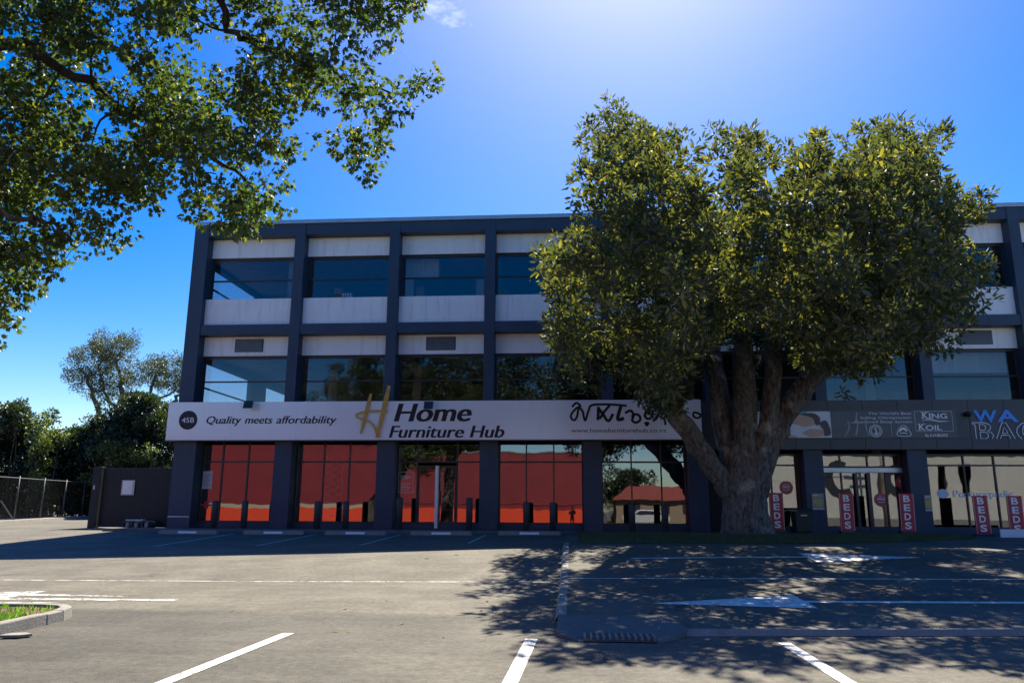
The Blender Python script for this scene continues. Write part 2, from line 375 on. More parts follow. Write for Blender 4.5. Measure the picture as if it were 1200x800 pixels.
def disc(mb, x, z, r, y, y1=None, seg=28, rz=None):
    mb.prism([(x + r * math.cos(t * 2 * math.pi / seg), z + (rz or r) * math.sin(t * 2 * math.pi / seg)) for t in range(seg)], y, y1 if y1 is not None else y + .006)

# ------------------------------------------------------------------ the ground
XK = np.array([-800, -60, -13, -5.2, -1.3, 3, 15, 60, 800.]); YK = np.array([-800, -30, 0, 9, 13.5, 17.5, 22, 26.5, 33, 45, 90, 900.])
GZ = np.array([[-1.5] * 9, [-1.5] * 9, [-1.45] * 9, [-1.38, -1.38, -1.36, -1.35, -1.35, -1.34, -1.33, -1.33, -1.33], [-1.3, -1.3, -1.3, -1.25, -1.21, -1.17, -1.07, -1.05, -1.05],
    [-1.2, -1.2, -1.2, -1.0, -.87, -.84, -.82, -.82, -.82], [-1.02, -1.02, -1.02, -.94, -.85, -.82, -.82, -.82, -.82], [-.86, -.86, -.86, -.86, -.84, -.82, -.84, -.84, -.84],
    [-.76] * 9, [-.66] * 9, [-.5] * 9, [-.5] * 9]) + EZ
def G(x, y):
    x = np.asarray(x, float); y = np.asarray(y, float)
    i = np.clip(np.searchsorted(XK, x) - 1, 0, len(XK) - 2); j = np.clip(np.searchsorted(YK, y) - 1, 0, len(YK) - 2)
    a = (x - XK[i]) / (XK[i + 1] - XK[i]); b = (y - YK[j]) / (YK[j + 1] - YK[j])
    return (GZ[j, i] * (1 - a) + GZ[j, i + 1] * a) * (1 - b) + (GZ[j + 1, i] * (1 - a) + GZ[j + 1, i + 1] * a) * b
g1 = lambda x, y: float(G(x, y))
def grid(xs, ys, dz=0.0):
    X, Y = np.meshgrid(xs, ys); V = np.stack([X, Y, G(X, Y) + dz], -1).reshape(-1, 3); nx, ny = len(xs), len(ys)
    i, j = np.meshgrid(np.arange(nx - 1), np.arange(ny - 1)); b = (j * nx + i).ravel()
    return V, np.stack([b, b + 1, b + nx + 1, b + nx], -1)
far = lambda a, b, n: np.sign(a or b) * np.geomspace(abs(a) or 1, abs(b), n)
xs = np.unique(np.concatenate([-np.geomspace(62, 800, 14), np.arange(-62, 62, 1.0), np.geomspace(62, 800, 14), XK]))
ys = np.unique(np.concatenate([-np.geomspace(40, 800, 12), np.arange(-40, 92, 1.0), np.geomspace(92, 900, 14), YK]))
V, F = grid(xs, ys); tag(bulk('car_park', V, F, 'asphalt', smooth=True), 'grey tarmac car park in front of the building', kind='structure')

def sheet(name, poly_x, dz, mat, **k):
    """strips: list of (x0, x1, y0a, y1a, y0b, y1b): quads from x0 to x1 whose two edges run y0a->y0b and y1a->y1b"""
    V = []; F = []
    for (x0, x1, a0, a1, b0, b1) in poly_x:
        n = max(2, int(max(abs(x1 - x0), abs(b0 - a0)) / .5) + 1)
        for t in np.linspace(0, 1, n):
            x = x0 + (x1 - x0) * t; ya = a0 + (b0 - a0) * t; yb = a1 + (b1 - a1) * t
            for y in (ya, yb): V.append((x, y, g1(x, y) + dz))
        b = len(V) - 2 * n
        F += [(b + 2 * i, b + 2 * i + 2, b + 2 * i + 3, b + 2 * i + 1) for i in range(n - 1)]
    return tag(bulk(name, V, F, mat), kind='structure')
def yline(name, x0, x1, ya, yb, dz=.006, xw=.10):     # a line running in depth from (x0, ya) to (x1, yb)
    n = 14; V = []; F = []
    for t in np.linspace(0, 1, n):
        y = ya + (yb - ya) * t; x = x0 + (x1 - x0) * t
        for s in (-1, 1): V.append((x + s * xw / 2, y, g1(x + s * xw / 2, y) + dz))
    F = [(2 * i, 2 * i + 1, 2 * i + 3, 2 * i + 2) for i in range(n - 1)]
    return tag(bulk(name, V, F, 'paint'), kind='structure')
for x0, x1 in ((-3.42, -3.13), (-.60, -.45), (2.28, 2.17), (4.95, 4.9), (-6.2, -6.1)):
    if x0 > -6: yline('parking_line', x0, x1, 4.2, 8.62 if x0 > -3 else 8.72, xw=.13)
for x in (-11.4, -8.55, -5.72, -2.85): yline('bay_line', x + .12, x, 20.6, 25.9, xw=.06)
sheet('lane_line', [(-45, -.22, 13.39, 13.455, 13.41, 13.475)], .006, 'paint_crazed')
# arrows on the near lane: shaft, then a long head
sheet('lane_arrow', [(-8.2, -5.66, 10.95, 11.16, 11.02, 11.17), (-11.2, -8.2, 11.1, 11.1, 10.55, 11.95), (-8.2, -6.6, 11.40, 11.62, 11.42, 11.46), (-8.2, -7.2, 10.58, 10.72, 10.72, 10.76)], .006, 'paint_crazed')

PADX0 = -.18; PH = .06
pad = MB(); px = np.unique(np.concatenate([np.arange(PADX0, 60, .8), [1.08, 1.22], XK[(XK > PADX0) & (XK < 60)]])); py = np.unique(np.concatenate([np.linspace(8.9, 27.2, 40), YK[(YK > 8.9) & (YK < 27.2)]]))
V, F = [], []
pyf = lambda x: 9.76 if x < 1.1 else 8.86 + .09 * x            # front edge runs slightly skewed
nx = len(px); ny = len(py)
for j, y in enumerate(py):
    for x in px:
        yy = pyf(x) + (y - 8.9) * (27.2 - pyf(x)) / (27.2 - 8.9)
        V.append((x, yy, g1(x, yy) + PH))
F = [(j * nx + i, j * nx + i + 1, (j + 1) * nx + i + 1, (j + 1) * nx + i) for j in range(ny - 1) for i in range(nx - 1)]
b = len(V); V += [(x, y, z - .09) for x, y, z in V[:nx]]
F += [(i, b + i, b + i + 1, i + 1) for i in range(nx - 1)]
b2 = len(V); V += [(V[j * nx][0], V[j * nx][1], V[j * nx][2] - .09) for j in range(ny)]
F += [(j * nx, (j + 1) * nx, b2 + j + 1, b2 + j) for j in range(ny - 1)]
pad.add(V, F); pad.build('driveway', 'asphalt_old', kind='structure', label='older raised tarmac driveway apron under the big tree')
# narrow concrete lip round the raised apron
lip = MB()
for i in range(nx - 1):
    if px[i] < 1.2: continue
    xa, xb = px[i], px[i + 1]; za, zb = g1(xa, pyf(xa)), g1(xb, pyf(xb))
    lip.add([(xa, pyf(xa) - .05, za + .004), (xb, pyf(xb) - .05, zb + .004), (xb, pyf(xb) + .0, zb + PH + .006), (xa, pyf(xa) + .0, za + PH + .006), (xa, pyf(xa) + .07, za + PH + .006), (xb, pyf(xb) + .07, zb + PH + .006)], [(0, 1, 2, 3), (3, 2, 5, 4)])
for j in range(ny - 1):
    ya, yb = V[j * nx][1], V[(j + 1) * nx][1]
    if ya > 18.8: break
    za, zb = g1(PADX0, ya), g1(PADX0, yb)
    lip.add([(PADX0 - .05, ya, za + .004), (PADX0 - .05, yb, zb + .004), (PADX0 - .015, yb, zb + PH + .005), (PADX0 - .015, ya, za + PH + .005), (PADX0 + .09, ya, za + PH + .007), (PADX0 + .09, yb, zb + PH + .007)], [(0, 1, 2, 3), (3, 2, 5, 4)])
lip.build('kerb_lip', 'concrete', kind='structure', fixn=True)
sheet('lane_line', [(PADX0 + .05, 40, 13.42, 13.50, 13.55, 13.63)], PH + .006, 'paint')
sheet('lane_arrow', [(1.13, 4.55, 15.66, 15.77, 15.92, 16.05), (4.55, 6.7, 15.3, 16.55, 15.98, 16.02)], PH + .006, 'paint')
sheet('lane_arrow', [(1.05, 3.1, 10.78, 10.82, 10.52, 11.65), (3.1, 14, 10.98, 11.14, 11.35, 11.51)], PH + .006, 'paint')
# hairline joints cut across the apron
sheet('joint', [(PADX0 + .05, 14, 12.3, 12.315, 13.1, 13.115)], PH + .005, 'frame_dark')

# stormwater inlet: sloping concrete dish with a slotted grate
dr = root('storm_drain', 'concrete stormwater inlet with slotted grate at the corner of the driveway', 'drain', (.5, 8.9, 0.0))
b = MB(); A = [(-.19, 9.80), (1.09, 9.80), (1.25, 8.98), (.90, 8.50), (.05, 8.50), (-.19, 8.80)]
zz = [g1(*A[0]) + PH + .012, g1(*A[1]) + PH + .012, g1(*A[2]) + PH + .012, g1(*A[3]) + .012, g1(*A[4]) + .012, g1(*A[5]) + .045]
C = [(-.05, 9.35, zz[0] - .035), (1.0, 9.35, zz[1] - .035), (.9, 8.82, .04), (.06, 8.82, .04)]
V = [(p[0], p[1], z) for p, z in zip(A, zz)] + C
V += [(p[0], p[1], -.1) for p in A]
b.add(V, [(0, 6, 7, 1), (1, 7, 8, 2), (2, 8, 3), (3, 8, 9, 4), (4, 9, 5), (5, 9, 6, 0), (6, 9, 8, 7)] + [(i, (i + 1) % 6, 10 + (i + 1) % 6, 10 + i) for i in range(6)])
b.build('dish', 'concrete_dark', dr, fixn=True)
b = MB()
b.box(.10, .86, 8.50, 8.53, -.02, .016).box(.10, .86, 8.80, 8.84, -.02, .046).build('grate_frame', 'concrete_dark', dr, bevel=.006)
b = MB(); b.box(.10, .86, 8.535, 8.80, -.02, .018).build('pit_shade', 'ink', dr)  # shallow solid block coloured black, standing for the shade down between the bars
for k in range(12):
    x = .10 + k * .066; MB().box(x, x + .026, 8.54, 8.80, -.05, .050).build('grate_bar', 'concrete', dr)

# planted island with kerb stones at the left
isl = MB(); ip = [(-30, -3), (-6.2, -3), (-6.2, 9.35), (-6.35, 9.68), (-6.7, 9.8), (-30, 9.8)]
isl.slab(ip, lambda x, y: g1(x, y) - .05, lambda x, y: g1(x, y) + .085); isl.build('planting_bed', 'soil', kind='structure', label='bare soil bed inside the kerbed island')
kb = root('kerb', 'weathered concrete kerb stones round the grass island', 'kerb', (-6.2, 9.2, 0), kind='structure')
path = [(-6.12, -3.0)] + [(-6.12, y) for y in np.arange(-1.4, 9.3, 1.3)] + [(-6.12, 9.3), (-6.22, 9.62), (-6.42, 9.82), (-6.75, 9.9)] + [(x, 9.9) for x in np.arange(-8.2, -30, -1.45)]
for (xa, ya), (xb, yb) in zip(path[:-1], path[1:]):
    d = np.array([xb - xa, yb - ya]); d /= np.linalg.norm(d); nrm = np.array([-d[1], d[0]]) * .14; gap = d * .004
    za, zb = g1(xa, ya), g1(xb, yb); jz = rnd.uniform(-.008, .008)
    b = MB(); P = [np.array([xa, ya]) + gap, np.array([xb, yb]) - gap]
    b.add([(*(P[0]), za - .05), (*(P[1]), zb - .05), (*(P[1] + nrm), zb - .05), (*(P[0] + nrm), za - .05), (*(P[0] + nrm * .12), za + .125 + jz), (*(P[1] + nrm * .12), zb + .125 + jz), (*(P[1] + nrm), zb + .125 + jz), (*(P[0] + nrm), za + .125 + jz)],
          [(0, 3, 2, 1), (4, 5, 6, 7), (0, 1, 5, 4), (1, 2, 6, 5), (2, 3, 7, 6), (3, 0, 4, 7)])
    b.build('kerb_stone', 'concrete', kb, bevel=.014)
b = MB(); b.slab([(-6.02, 8.08), (-5.82, 8.12), (-5.74, 8.22), (-5.86, 8.30), (-6.0, 8.25)], .0, .028)
own('stone_chip', b, 'concrete', 'pale broken slab of concrete lying against the kerb', 'stone', (-5.9, 8.2, 0), bevel=.006)

# grass verge under the tree: gently domed turf
VGX0, VGX1 = .15, 12.0
vg = MB(); vx = np.linspace(VGX0, VGX1, 30); vy = np.linspace(0, 1, 14); V = []
vfront = lambda x: 18.9 + max(0, x - 4.0) ** 2 * .085
vback = 26.7
vz = lambda x, t: g1(x, vfront(x) + (vback - vfront(x)) * t) + PH + .01 +   .05 * math.sin(math.pi * min(1, t * 1.0)) ** .7 * min(1, (x - VGX0) / .5, (VGX1 - x) / .8)
for t in vy:
    for x in vx: V.append((x, vfront(x) + (vback - vfront(x)) * t, vz(x, t)))
vg.add(V, [(j * 30 + i, j * 30 + i + 1, (j + 1) * 30 + i + 1, (j + 1) * 30 + i) for j in range(13) for i in range(29)])
vg.build('verge', 'turf', smooth=True, kind='structure', label='grass verge the big tree stands in')
def blades(name, mat, pts, hmin, hmax, label):
    n = len(pts); a = NR.uniform(0, 6.28, n); h = NR.uniform(hmin, hmax, n); w = h * .16; le = NR.normal(0, .35, (n, 2)) * h[:, None]
    dx, dy = np.cos(a) * w, np.sin(a) * w; P = np.asarray(pts)
    V = np.stack([P + np.stack([-dx, -dy, 0 * a], -1), P + np.stack([dx, dy, 0 * a], -1), P + np.stack([le[:, 0], le[:, 1], h], -1)], 1).reshape(-1, 3)
    return tag(bulk(name, V, np.arange(3 * n).reshape(-1, 3), mat), label, 'grass', kind='stuff')
pts = []
while len(pts) < 30000:
    x = rnd.uniform(VGX0 + .05, VGX1 - .05); t = rnd.random() ** 1.2; pts.append((x, vfront(x) + (vback - vfront(x)) * t, vz(x, t) - .005))
blades('grass', 'grass_dull', pts, .015, .045, 'short dull grass on the verge under the big tree')
pts = []
while len(pts) < 40000:
    x = -6.42 - rnd.random() ** 1.3 * 6; y = 9.68 - rnd.random() ** 1.3 * 6.4
    d = min(-6.3 - x, 9.75 - y); k = math.sin(x * 2.1 + 1) + math.sin(y * 1.7 + x)
    if x > -7.25 + .12 * k and y > 9.0 + .2 * k and rnd.random() > .12: continue      # bare corner
    pts.append((x, y, g1(x, y) + .08))
blades('grass', 'grass_bright', pts, .03, .08, 'bright green sunlit grass in the kerbed island')

# ------------------------------------------------------------------ the building
YF, YG = 28.0, 28.6                                   # face of the frame, plane of the glass
BX0, BX1, BYB = -14.9, 30.0, 47.0
bd = root('office_building', 'three storey charcoal office block with white spandrel panels and shops at street level', 'building', (-14.9, 28, .6))
def part(name, mat, *boxes, parent=None, bevel=.008, **k):
    b = MB()
    for q in boxes: b.box(*q)
    return b.build(name, mat, parent or bd, bevel=bevel, **k)
ZB = .40
UPX = [-10.58, -6.79, -3.05, 1.33, 5.1, 8.9, 12.62, 16.27, 19.95, 23.7, 27.4]
LOX = [-10.69, -6.82, -3.02, .73, 4.45, 8.45, 11.97, 16.6, 20.4, 24.2, 28]
# corner columns and the columns between bays: slim above, boxed out at street level
part('column', 'charcoal_paint', (BX0, -14.32, YF - .03, YF + .75, 4.6, 12.3))
part('column', 'charcoal_paint', (BX0 + .02, -14.03, YF - .05, YF + .8, ZB, 4.55))
part('painted_band', 'white_worn', (BX0 + .03, -14.06, YF - .062, YF - .052, .98, 1.02), bevel=0)
for x in UPX: part('column', 'charcoal_paint', (x - .20, x + .20, YF - .03, YF + .55, 4.6, 12.3))
for x in LOX: part('column', 'charcoal_paint', (x - .33, x + .33, YF - .03, YF + .55, ZB, 4.0))
part('column', 'charcoal_paint', (BX1 - .6, BX1, YF - .03, YF + .75, ZB, 12.3))
# floor beams and roof
for k, (z0, z1) in enumerate(((11.86, 12.302), (7.85, 8.25))):
    part('beam', 'charcoal_paint', (BX0 + .005, BX1 - .005, YF, YF + .5, z0, z1))
part('beam', 'charcoal_paint', (-14.30, BX1 - .61, YF + .02, YF + .5, 3.86, 4.35))
rf = part('roof', 'fascia_grey', (BX0 + .05, BX1 - .05, YF + .25, BYB, 12.0, 12.31))
part('flashing', 'flashing', (BX0 - .03, BX1 + .03, YF - .07, YF + .25, 12.312, 12.47), parent=rf, bevel=.01)
part('flashing', 'flashing', (BX0 - .035, BX0 + .2, YF + .255, BYB, 12.312, 12.46), parent=rf, bevel=.01)
for x in np.arange(-11, 29, 6.1): part('flashing_joint', 'steel', (x, x + .03, YF - .078, YF + .2, 12.318, 12.478), parent=rf, bevel=0)
# floors, ceilings and inner walls
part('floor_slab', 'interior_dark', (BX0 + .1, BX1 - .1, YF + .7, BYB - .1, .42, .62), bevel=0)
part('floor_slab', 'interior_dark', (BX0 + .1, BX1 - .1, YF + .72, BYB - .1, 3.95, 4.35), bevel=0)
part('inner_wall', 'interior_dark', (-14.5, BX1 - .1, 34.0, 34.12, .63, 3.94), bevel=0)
part('floor_slab', 'interior', (BX0 + .1, BX1 - .1, YF + .72, BYB - .1, 7.4, 8.2), bevel=0)
part('ceiling', 'interior', (BX0 + .1, BX1 - .1, YF + .72, BYB - .1, 11.2, 11.3), bevel=0)
part('rear_wall', 'interior', (BX0 + .01, BX1, BYB - .1, BYB + .1, ZB, 12.0), bevel=0)
part('inner_wall', 'interior', (-14.6, BX1 - .1, 41.0, 41.12, .63, 11.19), bevel=0)
part('end_wall', 'charcoal_paint', (BX1 - .2, BX1 - .01, YF + .8, BYB - .12, ZB, 11.99), bevel=0)
for z0, z1 in ((.63, 3.94), (4.36, 7.39), (8.21, 11.19)):
    part('inner_wall', 'interior', (-2.9, -2.78, YF + .8, 40.9, z0, z1), bevel=0)
    part('inner_wall', 'interior', (8.6, 8.72, YF + .8, 40.9, z0, z1), bevel=0)
    for x in (-10.6, -6.8, 1.3, 5.1, 12.6): part('inner_column', 'interior_pale', (x - .18, x + .18, 33.2, 33.56, z0, z1), bevel=0)
# left side wall with its own strip windows
SW = BX0 + .04
part('side_wall', 'charcoal_paint', (BX0, SW + .18, YF + .83, BYB - .11, ZB, 5.0), (BX0, SW + .18, YF + .76, BYB - .11, 7.1, 9.3), (BX0, SW + .18, YF + .76, BYB - .11, 11.05, 11.99), bevel=0)
for y0 in (34.0, 40.2): part('side_pier', 'charcoal_paint', (BX0, SW + .18, y0, y0 + 1.7, 5.01, 7.09), (BX0, SW + .18, y0, y0 + 1.7, 9.31, 11.04), bevel=0)
part('side_pier', 'charcoal_paint', (BX0, SW + .18, 45.6, BYB - .11, 5.01, 7.09), (BX0, SW + .18, 45.6, BYB - .11, 9.31, 11.04), bevel=0)
for z0, z1 in ((5.01, 7.09), (9.31, 11.04)):
    for y0, y1 in ((YF + .78, 33.98), (35.72, 40.18), (41.92, 45.58)):
        zc = (z0 + z1) / 2
        w = part('window', 'frame_dark', (BX0 + .05, BX0 + .12, y0, y1, z0, z0 + .06), (BX0 + .05, BX0 + .12, y0, y1, z1 - .06, z1), (BX0 + .05, BX0 + .12, y0, y1, zc - .03, zc + .03), bevel=0)
        for a, c in ((z0 + .06, zc - .03), (zc + .03, z1 - .06)): part('pane', 'office_glass', (BX0 + .08, BX0 + .09, y0, y1, a, c), parent=w, bevel=0)
# spandrel panels, vents and upper windows, bay by bay
EDG = [-14.32] + [v for x in UPX for v in (x - .2, x + .2)] + [BX1 - .6]
VENTS = {0: -12.5, 2: -4.95, 7: 14.66}
for k in range(len(EDG) // 2):
    x0, x1 = EDG[2 * k] + .004, EDG[2 * k + 1] - .004
    part('panel', 'panel_white', (x0, x1, YF + .42, YF + .5, 11.09, 11.855), bevel=.005)
    part('panel', 'panel_white', (x0, x1, YF + .22, YF + .30, 8.255, 9.33), bevel=.005)
    pn = part('panel', 'panel_white', (x0, x1, YF + .42, YF + .5, 7.09, 7.845), bevel=.005)
    if k in VENTS:
        c = VENTS[k]
        vt = part('vent', 'frame_dark', (c - .57, c + .57, YF + .405, YF + .418, 7.24, 7.76), parent=pn, bevel=0)
        vt['label'] = 'dark louvred vent in the white panel'
        for s in range(6):
            z = 7.28 + s * .079; b = MB()
            b.add([(c - .54, YF + .405, z + .06), (c + .54, YF + .405, z + .06), (c + .54, YF + .37, z), (c - .54, YF + .37, z), (c - .54, YF + .378, z - .008), (c + .54, YF + .378, z - .008)], [(0, 1, 2, 3), (3, 2, 5, 4)]).build('louvre', 'flashing', pn)
    for (z0, z1, zt) in ((9.345, 11.08, 10.17), (4.36, 7.08, 6.10)):
        ex = .0; f = .055
        fr = [(x0, x1, YG - .05, YG + .05, z0, z0 + f + .02), (x0, x1, YG - .05, YG + .05, z1 - f - .03, z1), (x0, x0 + f, YG - .049, YG + .049, z0 + f + .02, z1 - f - .03), (x1 - f, x1, YG - .049, YG + .049, z0 + f + .02, z1 - f - .03),
              (x0 + f, x1 - f, YG - .045, YG + .045, zt - .025, zt + .025)]
        w = part('window', 'frame_dark', *fr, bevel=0)
        part('pane', 'office_glass', (x0 + f, x1 - f, YG - .005, YG + .005, z0 + f + .02, zt - .025), parent=w, bevel=0)
        part('pane', 'office_glass', (x0 + f, x1 - f, YG - .006, YG + .004, zt + .025, z1 - f - .03), parent=w, bevel=0)
    part('sill', 'frame_dark', (x0, x1, YF + .30, YG - .06, 9.30, 9.342), bevel=0)
# plinth and step the shopfronts stand on
part('plinth', 'charcoal_paint', (-14.02, BX1 - .62, YF + .50, YF + .72, ZB, .80), bevel=.006)
MB().box(-16.6, .08, 26.75, 27.94, .3, .60).build('footpath', 'concrete_dark', kind='structure', bevel=.02, label='narrow concrete footpath along the shopfronts')
MB().box(.1, 30.0, 26.75, 27.94, .3, .555).build('footpath', 'concrete_dark', kind='structure', bevel=.02)
# shopfront glazing of the left shop
def shopfront(x0, x1, mull, ztop, zt, zb, gl, door=None):
    f = .05; fr = [(x0, x1, YG - .05, YG + .05, zb, zb + .06), (x0, x1, YG - .05, YG + .05, ztop - .06, ztop), (x0, x1, YG - .045, YG + .045, zt - .03, zt + .03)]
    ms = [x0 + .025] + mull + [x1 - .025]
    for m in ms: fr += [(m - .025, m + .025, YG - .048, YG + .048, zb + .06, zt - .03), (m - .025, m + .025, YG - .048, YG + .048, zt + .03, ztop - .06)]
    w = part('window', 'frame_dark', *fr, bevel=0)
    for a, c in zip(ms[:-1], ms[1:]):
        if not (door and abs((a + c) / 2 - door) < .2): part('pane', gl, (a + .025, c - .025, YG - .004, YG + .004, zb + .06, zt - .03), parent=w, bevel=0)
        part('pane', gl, (a + .025, c - .025, YG - .003, YG + .005, zt + .03, ztop - .06), parent=w, bevel=0)
    return w
LE = [-14.03] + [v for x in LOX for v in (x - .33, x + .33)]
MUL = [[-13.24, -12.24], [-9.30, -8.32], [-5.73, -4.24], [-1.68, -.67], [2.15, 3.22]]
for k in range(5): shopfront(LE[2 * k] + .003, LE[2 * k + 1] - .003, MUL[k], 3.87, 3.03, .80, 'shop_glass', -4.98 if k == 2 else None)
# the double door of bay three, one leaf standing open
dl = part('door', 'frame_dark', (-4.95, -4.88, YG - .03, YG + .03, .66, 2.9), (-4.33, -4.27, YG - .03, YG + .03, .66, 2.9), (-4.88, -4.33, YG - .029, YG + .029, .66, .78), (-4.88, -4.33, YG - .029, YG + .029, 2.82, 2.9), bevel=.005)
part('pane', 'shop_glass', (-4.88, -4.33, YG - .004, YG + .004, .78, 2.82), parent=dl, bevel=0)
dl = part('door', 'frame_dark', (-5.70, -5.64, YG - .03, YG + .03, .66, 2.9), (-5.02, -4.97, YG - .03, YG + .03, .66, 2.9), (-5.64, -5.02, YG - .029, YG + .029, .66, .78), (-5.64, -5.02, YG - .029, YG + .029, 2.82, 2.9), bevel=.005)
part('pane', 'shop_glass', (-5.64, -5.02, YG - .004, YG + .004, .78, 2.82), parent=dl, bevel=0)
ob = part('door', 'white', (-5.01, -4.905, 28.30, YG - .06, .64, 2.88), bevel=.006); ob['label'] = 'white door leaf folded open towards the car park'
part('handle', 'steel', (-4.904, -4.87, 28.36, 28.39, 1.5, 2.0), parent=ob, bevel=.004)
# right shop: lower glazing under the grey fascia
RE = [4.45, 8.45, 11.97, 16.6, 20.4, 24.2, 28]
RMUL = [[5.5, 7.11], [9.55, 10.49, 11.07], [13.78, 14.81], [17.8, 19.0], [21.6, 22.8], [25.4, 26.6]]
for k in range(6):
    w = shopfront(RE[k] + .333, RE[k + 1] - .333, RMUL[k], 3.32, 2.92 if k != 1 else 2.86, .58, 'right_glass')
    if k == 0: part('panel', 'gate_paint', (4.785, 6.6, YG - .12, YG - .06, .6, 3.3), bevel=0)
part('door_header', 'flashing', (8.79, 11.63, YG - .16, YG - .055, 2.66, 2.83), bevel=.01)
dl = part('door', 'frame_dark', (9.98, 10.08, YG - .12, YG - .055, .6, 2.64), (10.40, 10.52, YG - .12, YG - .055, .6, 2.64), bevel=.004)
fs = part('fascia', 'frame_dark', (4.62, BX1 + .05, 27.86, 28.0, 3.42, 5.16), bevel=0)
fe = [4.62] + [6.65 + 1.19 * k for k in range(20)]
for a, c in zip(fe[:-1], fe[1:]): part('fascia_panel', 'fascia_grey', (a + .006, min(c, BX1) - .006, 27.83, 27.858, 3.80, 5.155), (a + .006, min(c, BX1) - .006, 27.80, 27.858, 3.43, 3.79), parent=fs, bevel=.004)

# ------------------------------------------------------------------ signs
sg = root('shop_signboard', 'long white signboard with a gold script H and black italic lettering over the left shop', 'sign', (-15.1, 27.8, 3.77))
SY = 27.70
MB().box(-15.12, 4.60, SY, SY + .12, 3.775, 5.195).build('panel', 'sign_white', sg, bevel=.006)
for x in (-12.6, -10.15, -7.70, -5.25, -2.80, -.35, 2.10): MB().box(x - .003, x + .003, SY - .0012, SY + .001, 3.78, 5.19).build('panel_joint', 'print_grey', sg)
MB().box(-15.15, 4.63, SY - .012, SY + .135, 3.735, 3.773).build('bottom_trim', 'frame_dark', sg, bevel=.004)
MB().box(-15.0, 4.5, SY + .122, SY + .28, 3.85, 3.95).box(-15.0, 4.5, SY + .122, SY + .28, 5.0, 5.1).build('bracket_rail', 'frame_dark', sg)
b = MB(); disc(b, -14.31, 4.52, .355, SY - .008, SY - .001, 40); b.build('number_disc', 'ink', sg)
text_part('number', '45B', -14.55, -14.07, 4.43, .185, SY - .012, 'white', sg, weight=.006)
for wd, xa, xb in (('Quality', -13.60, -12.25), ('meets', -12.12, -11.06), ('affordability', -10.92, -8.63)): text_part('slogan_word', wd, xa, xb, 4.385, .275, SY - .006, 'ink', sg, shear=.22, contrast=.02)
text_part('shop_name', 'Home', -6.50, -3.62, 4.445, .66, SY - .006, 'ink', sg, shear=.22, contrast=.075)
text_part('shop_name', 'Furniture Hub', -6.66, -2.42, 3.855, .435, SY - .006, 'ink', sg, shear=.22, contrast=.04)
gh = MB()
stroke(gh, [(-7.37, 5.47, .8), (-7.47, 5.05, 1.15), (-7.60, 4.45, 1.0), (-7.69, 4.0, .55)], .115, SY - .03, depth=.03)
stroke(gh, [(-6.70, 5.76, .9), (-6.80, 5.25, 1.35), (-6.93, 4.6, 1.2), (-7.03, 4.1, 1.0), (-7.06, 3.86, 1.3)], .125, SY - .045, depth=.03)
stroke(gh, [(-6.72, 4.80, .5), (-7.1, 4.83, .8), (-7.6, 4.79, .95), (-7.88, 4.69, .8), (-7.78, 4.56, .8), (-7.45, 4.46, .8), (-7.2, 4.25, .9), (-7.06, 3.90, 1.1)], .075, SY - .06, depth=.03)
gh.build('gold_emblem', 'gold', sg)
def cz(x, y):   # hand-drawn script logo, laid out on the board in board metres
    return (-.91 + x * .00512, 5.626 - y * .00513)
sc = MB()
for pts, w in (([(182, 132), (214, 104), (240, 128), (212, 142), (180, 178), (174, 208), (196, 226), (216, 200), (230, 142), (256, 165), (266, 214), (276, 224), (300, 152), (325, 120), (440, 116), (565, 126)], .055),
               ([(368, 132), (362, 226)], .075), ([(372, 150), (402, 190), (422, 224), (442, 228), (468, 182)], .07), ([(446, 122), (404, 172), (376, 216)], .06),
               ([(524, 130), (500, 218), (544, 214)], .085), ([(552, 178), (590, 160), (610, 190), (600, 228), (625, 244), (655, 226), (650, 196), (622, 186), (596, 204)], .06),
               ([(690, 160), (715, 150), (742, 170), (738, 205), (708, 218), (688, 196), (700, 172), (722, 180)], .06), ([(690, 240), (700, 262), (710, 240)], .07),
               ([(716, 132), (770, 146), (790, 172), (768, 214), (742, 234)], .06), ([(790, 200), (822, 224), (828, 262)], .05), ([(1018, 178), (1040, 176), (1070, 190), (1060, 212), (1030, 208), (1018, 184)], .05)):
    sc = MB(); stroke(sc, [cz(*p) for p in pts], w * 1.45, SY - .003); sc.build('script_stroke', 'ink', sg)

text_part('web_address', 'www.homefurniturehub.co.nz', -.02, 3.36, 4.03, .14, SY - .005, 'ink', sg)

def floodlight(x, z, label):
    r = root('floodlight', label, 'floodlight', (x, SY, z), 'floodlights along the top of the signs')
    b = MB(); b.add([(x - .17, SY - .42, z - .14), (x + .17, SY - .42, z - .14), (x + .17, SY - .30, z + .16), (x - .17, SY - .30, z + .16), (x - .13, SY - .22, z - .10), (x + .13, SY - .22, z - .10), (x + .13, SY - .16, z + .1), (x - .13, SY - .16, z + .1)],
                 [(0, 1, 2, 3), (7, 6, 5, 4), (0, 4, 5, 1), (1, 5, 6, 2), (2, 6, 7, 3), (3, 7, 4, 0)]); b.build('housing', 'frame_dark', r, bevel=.01)
    MB().box(x - .02, x + .02, SY - .2, SY + .04, z + .12, z + .16).box(x - .02, x + .02, SY + .02, SY + .06, z - .02, z + .16).build('bracket', 'frame_dark', r)
floodlight(-11.9, 5.04, 'small black floodlight above the word Quality on the white signboard')
floodlight(-5.16, 4.98, 'small black floodlight above the word Home on the white signboard')

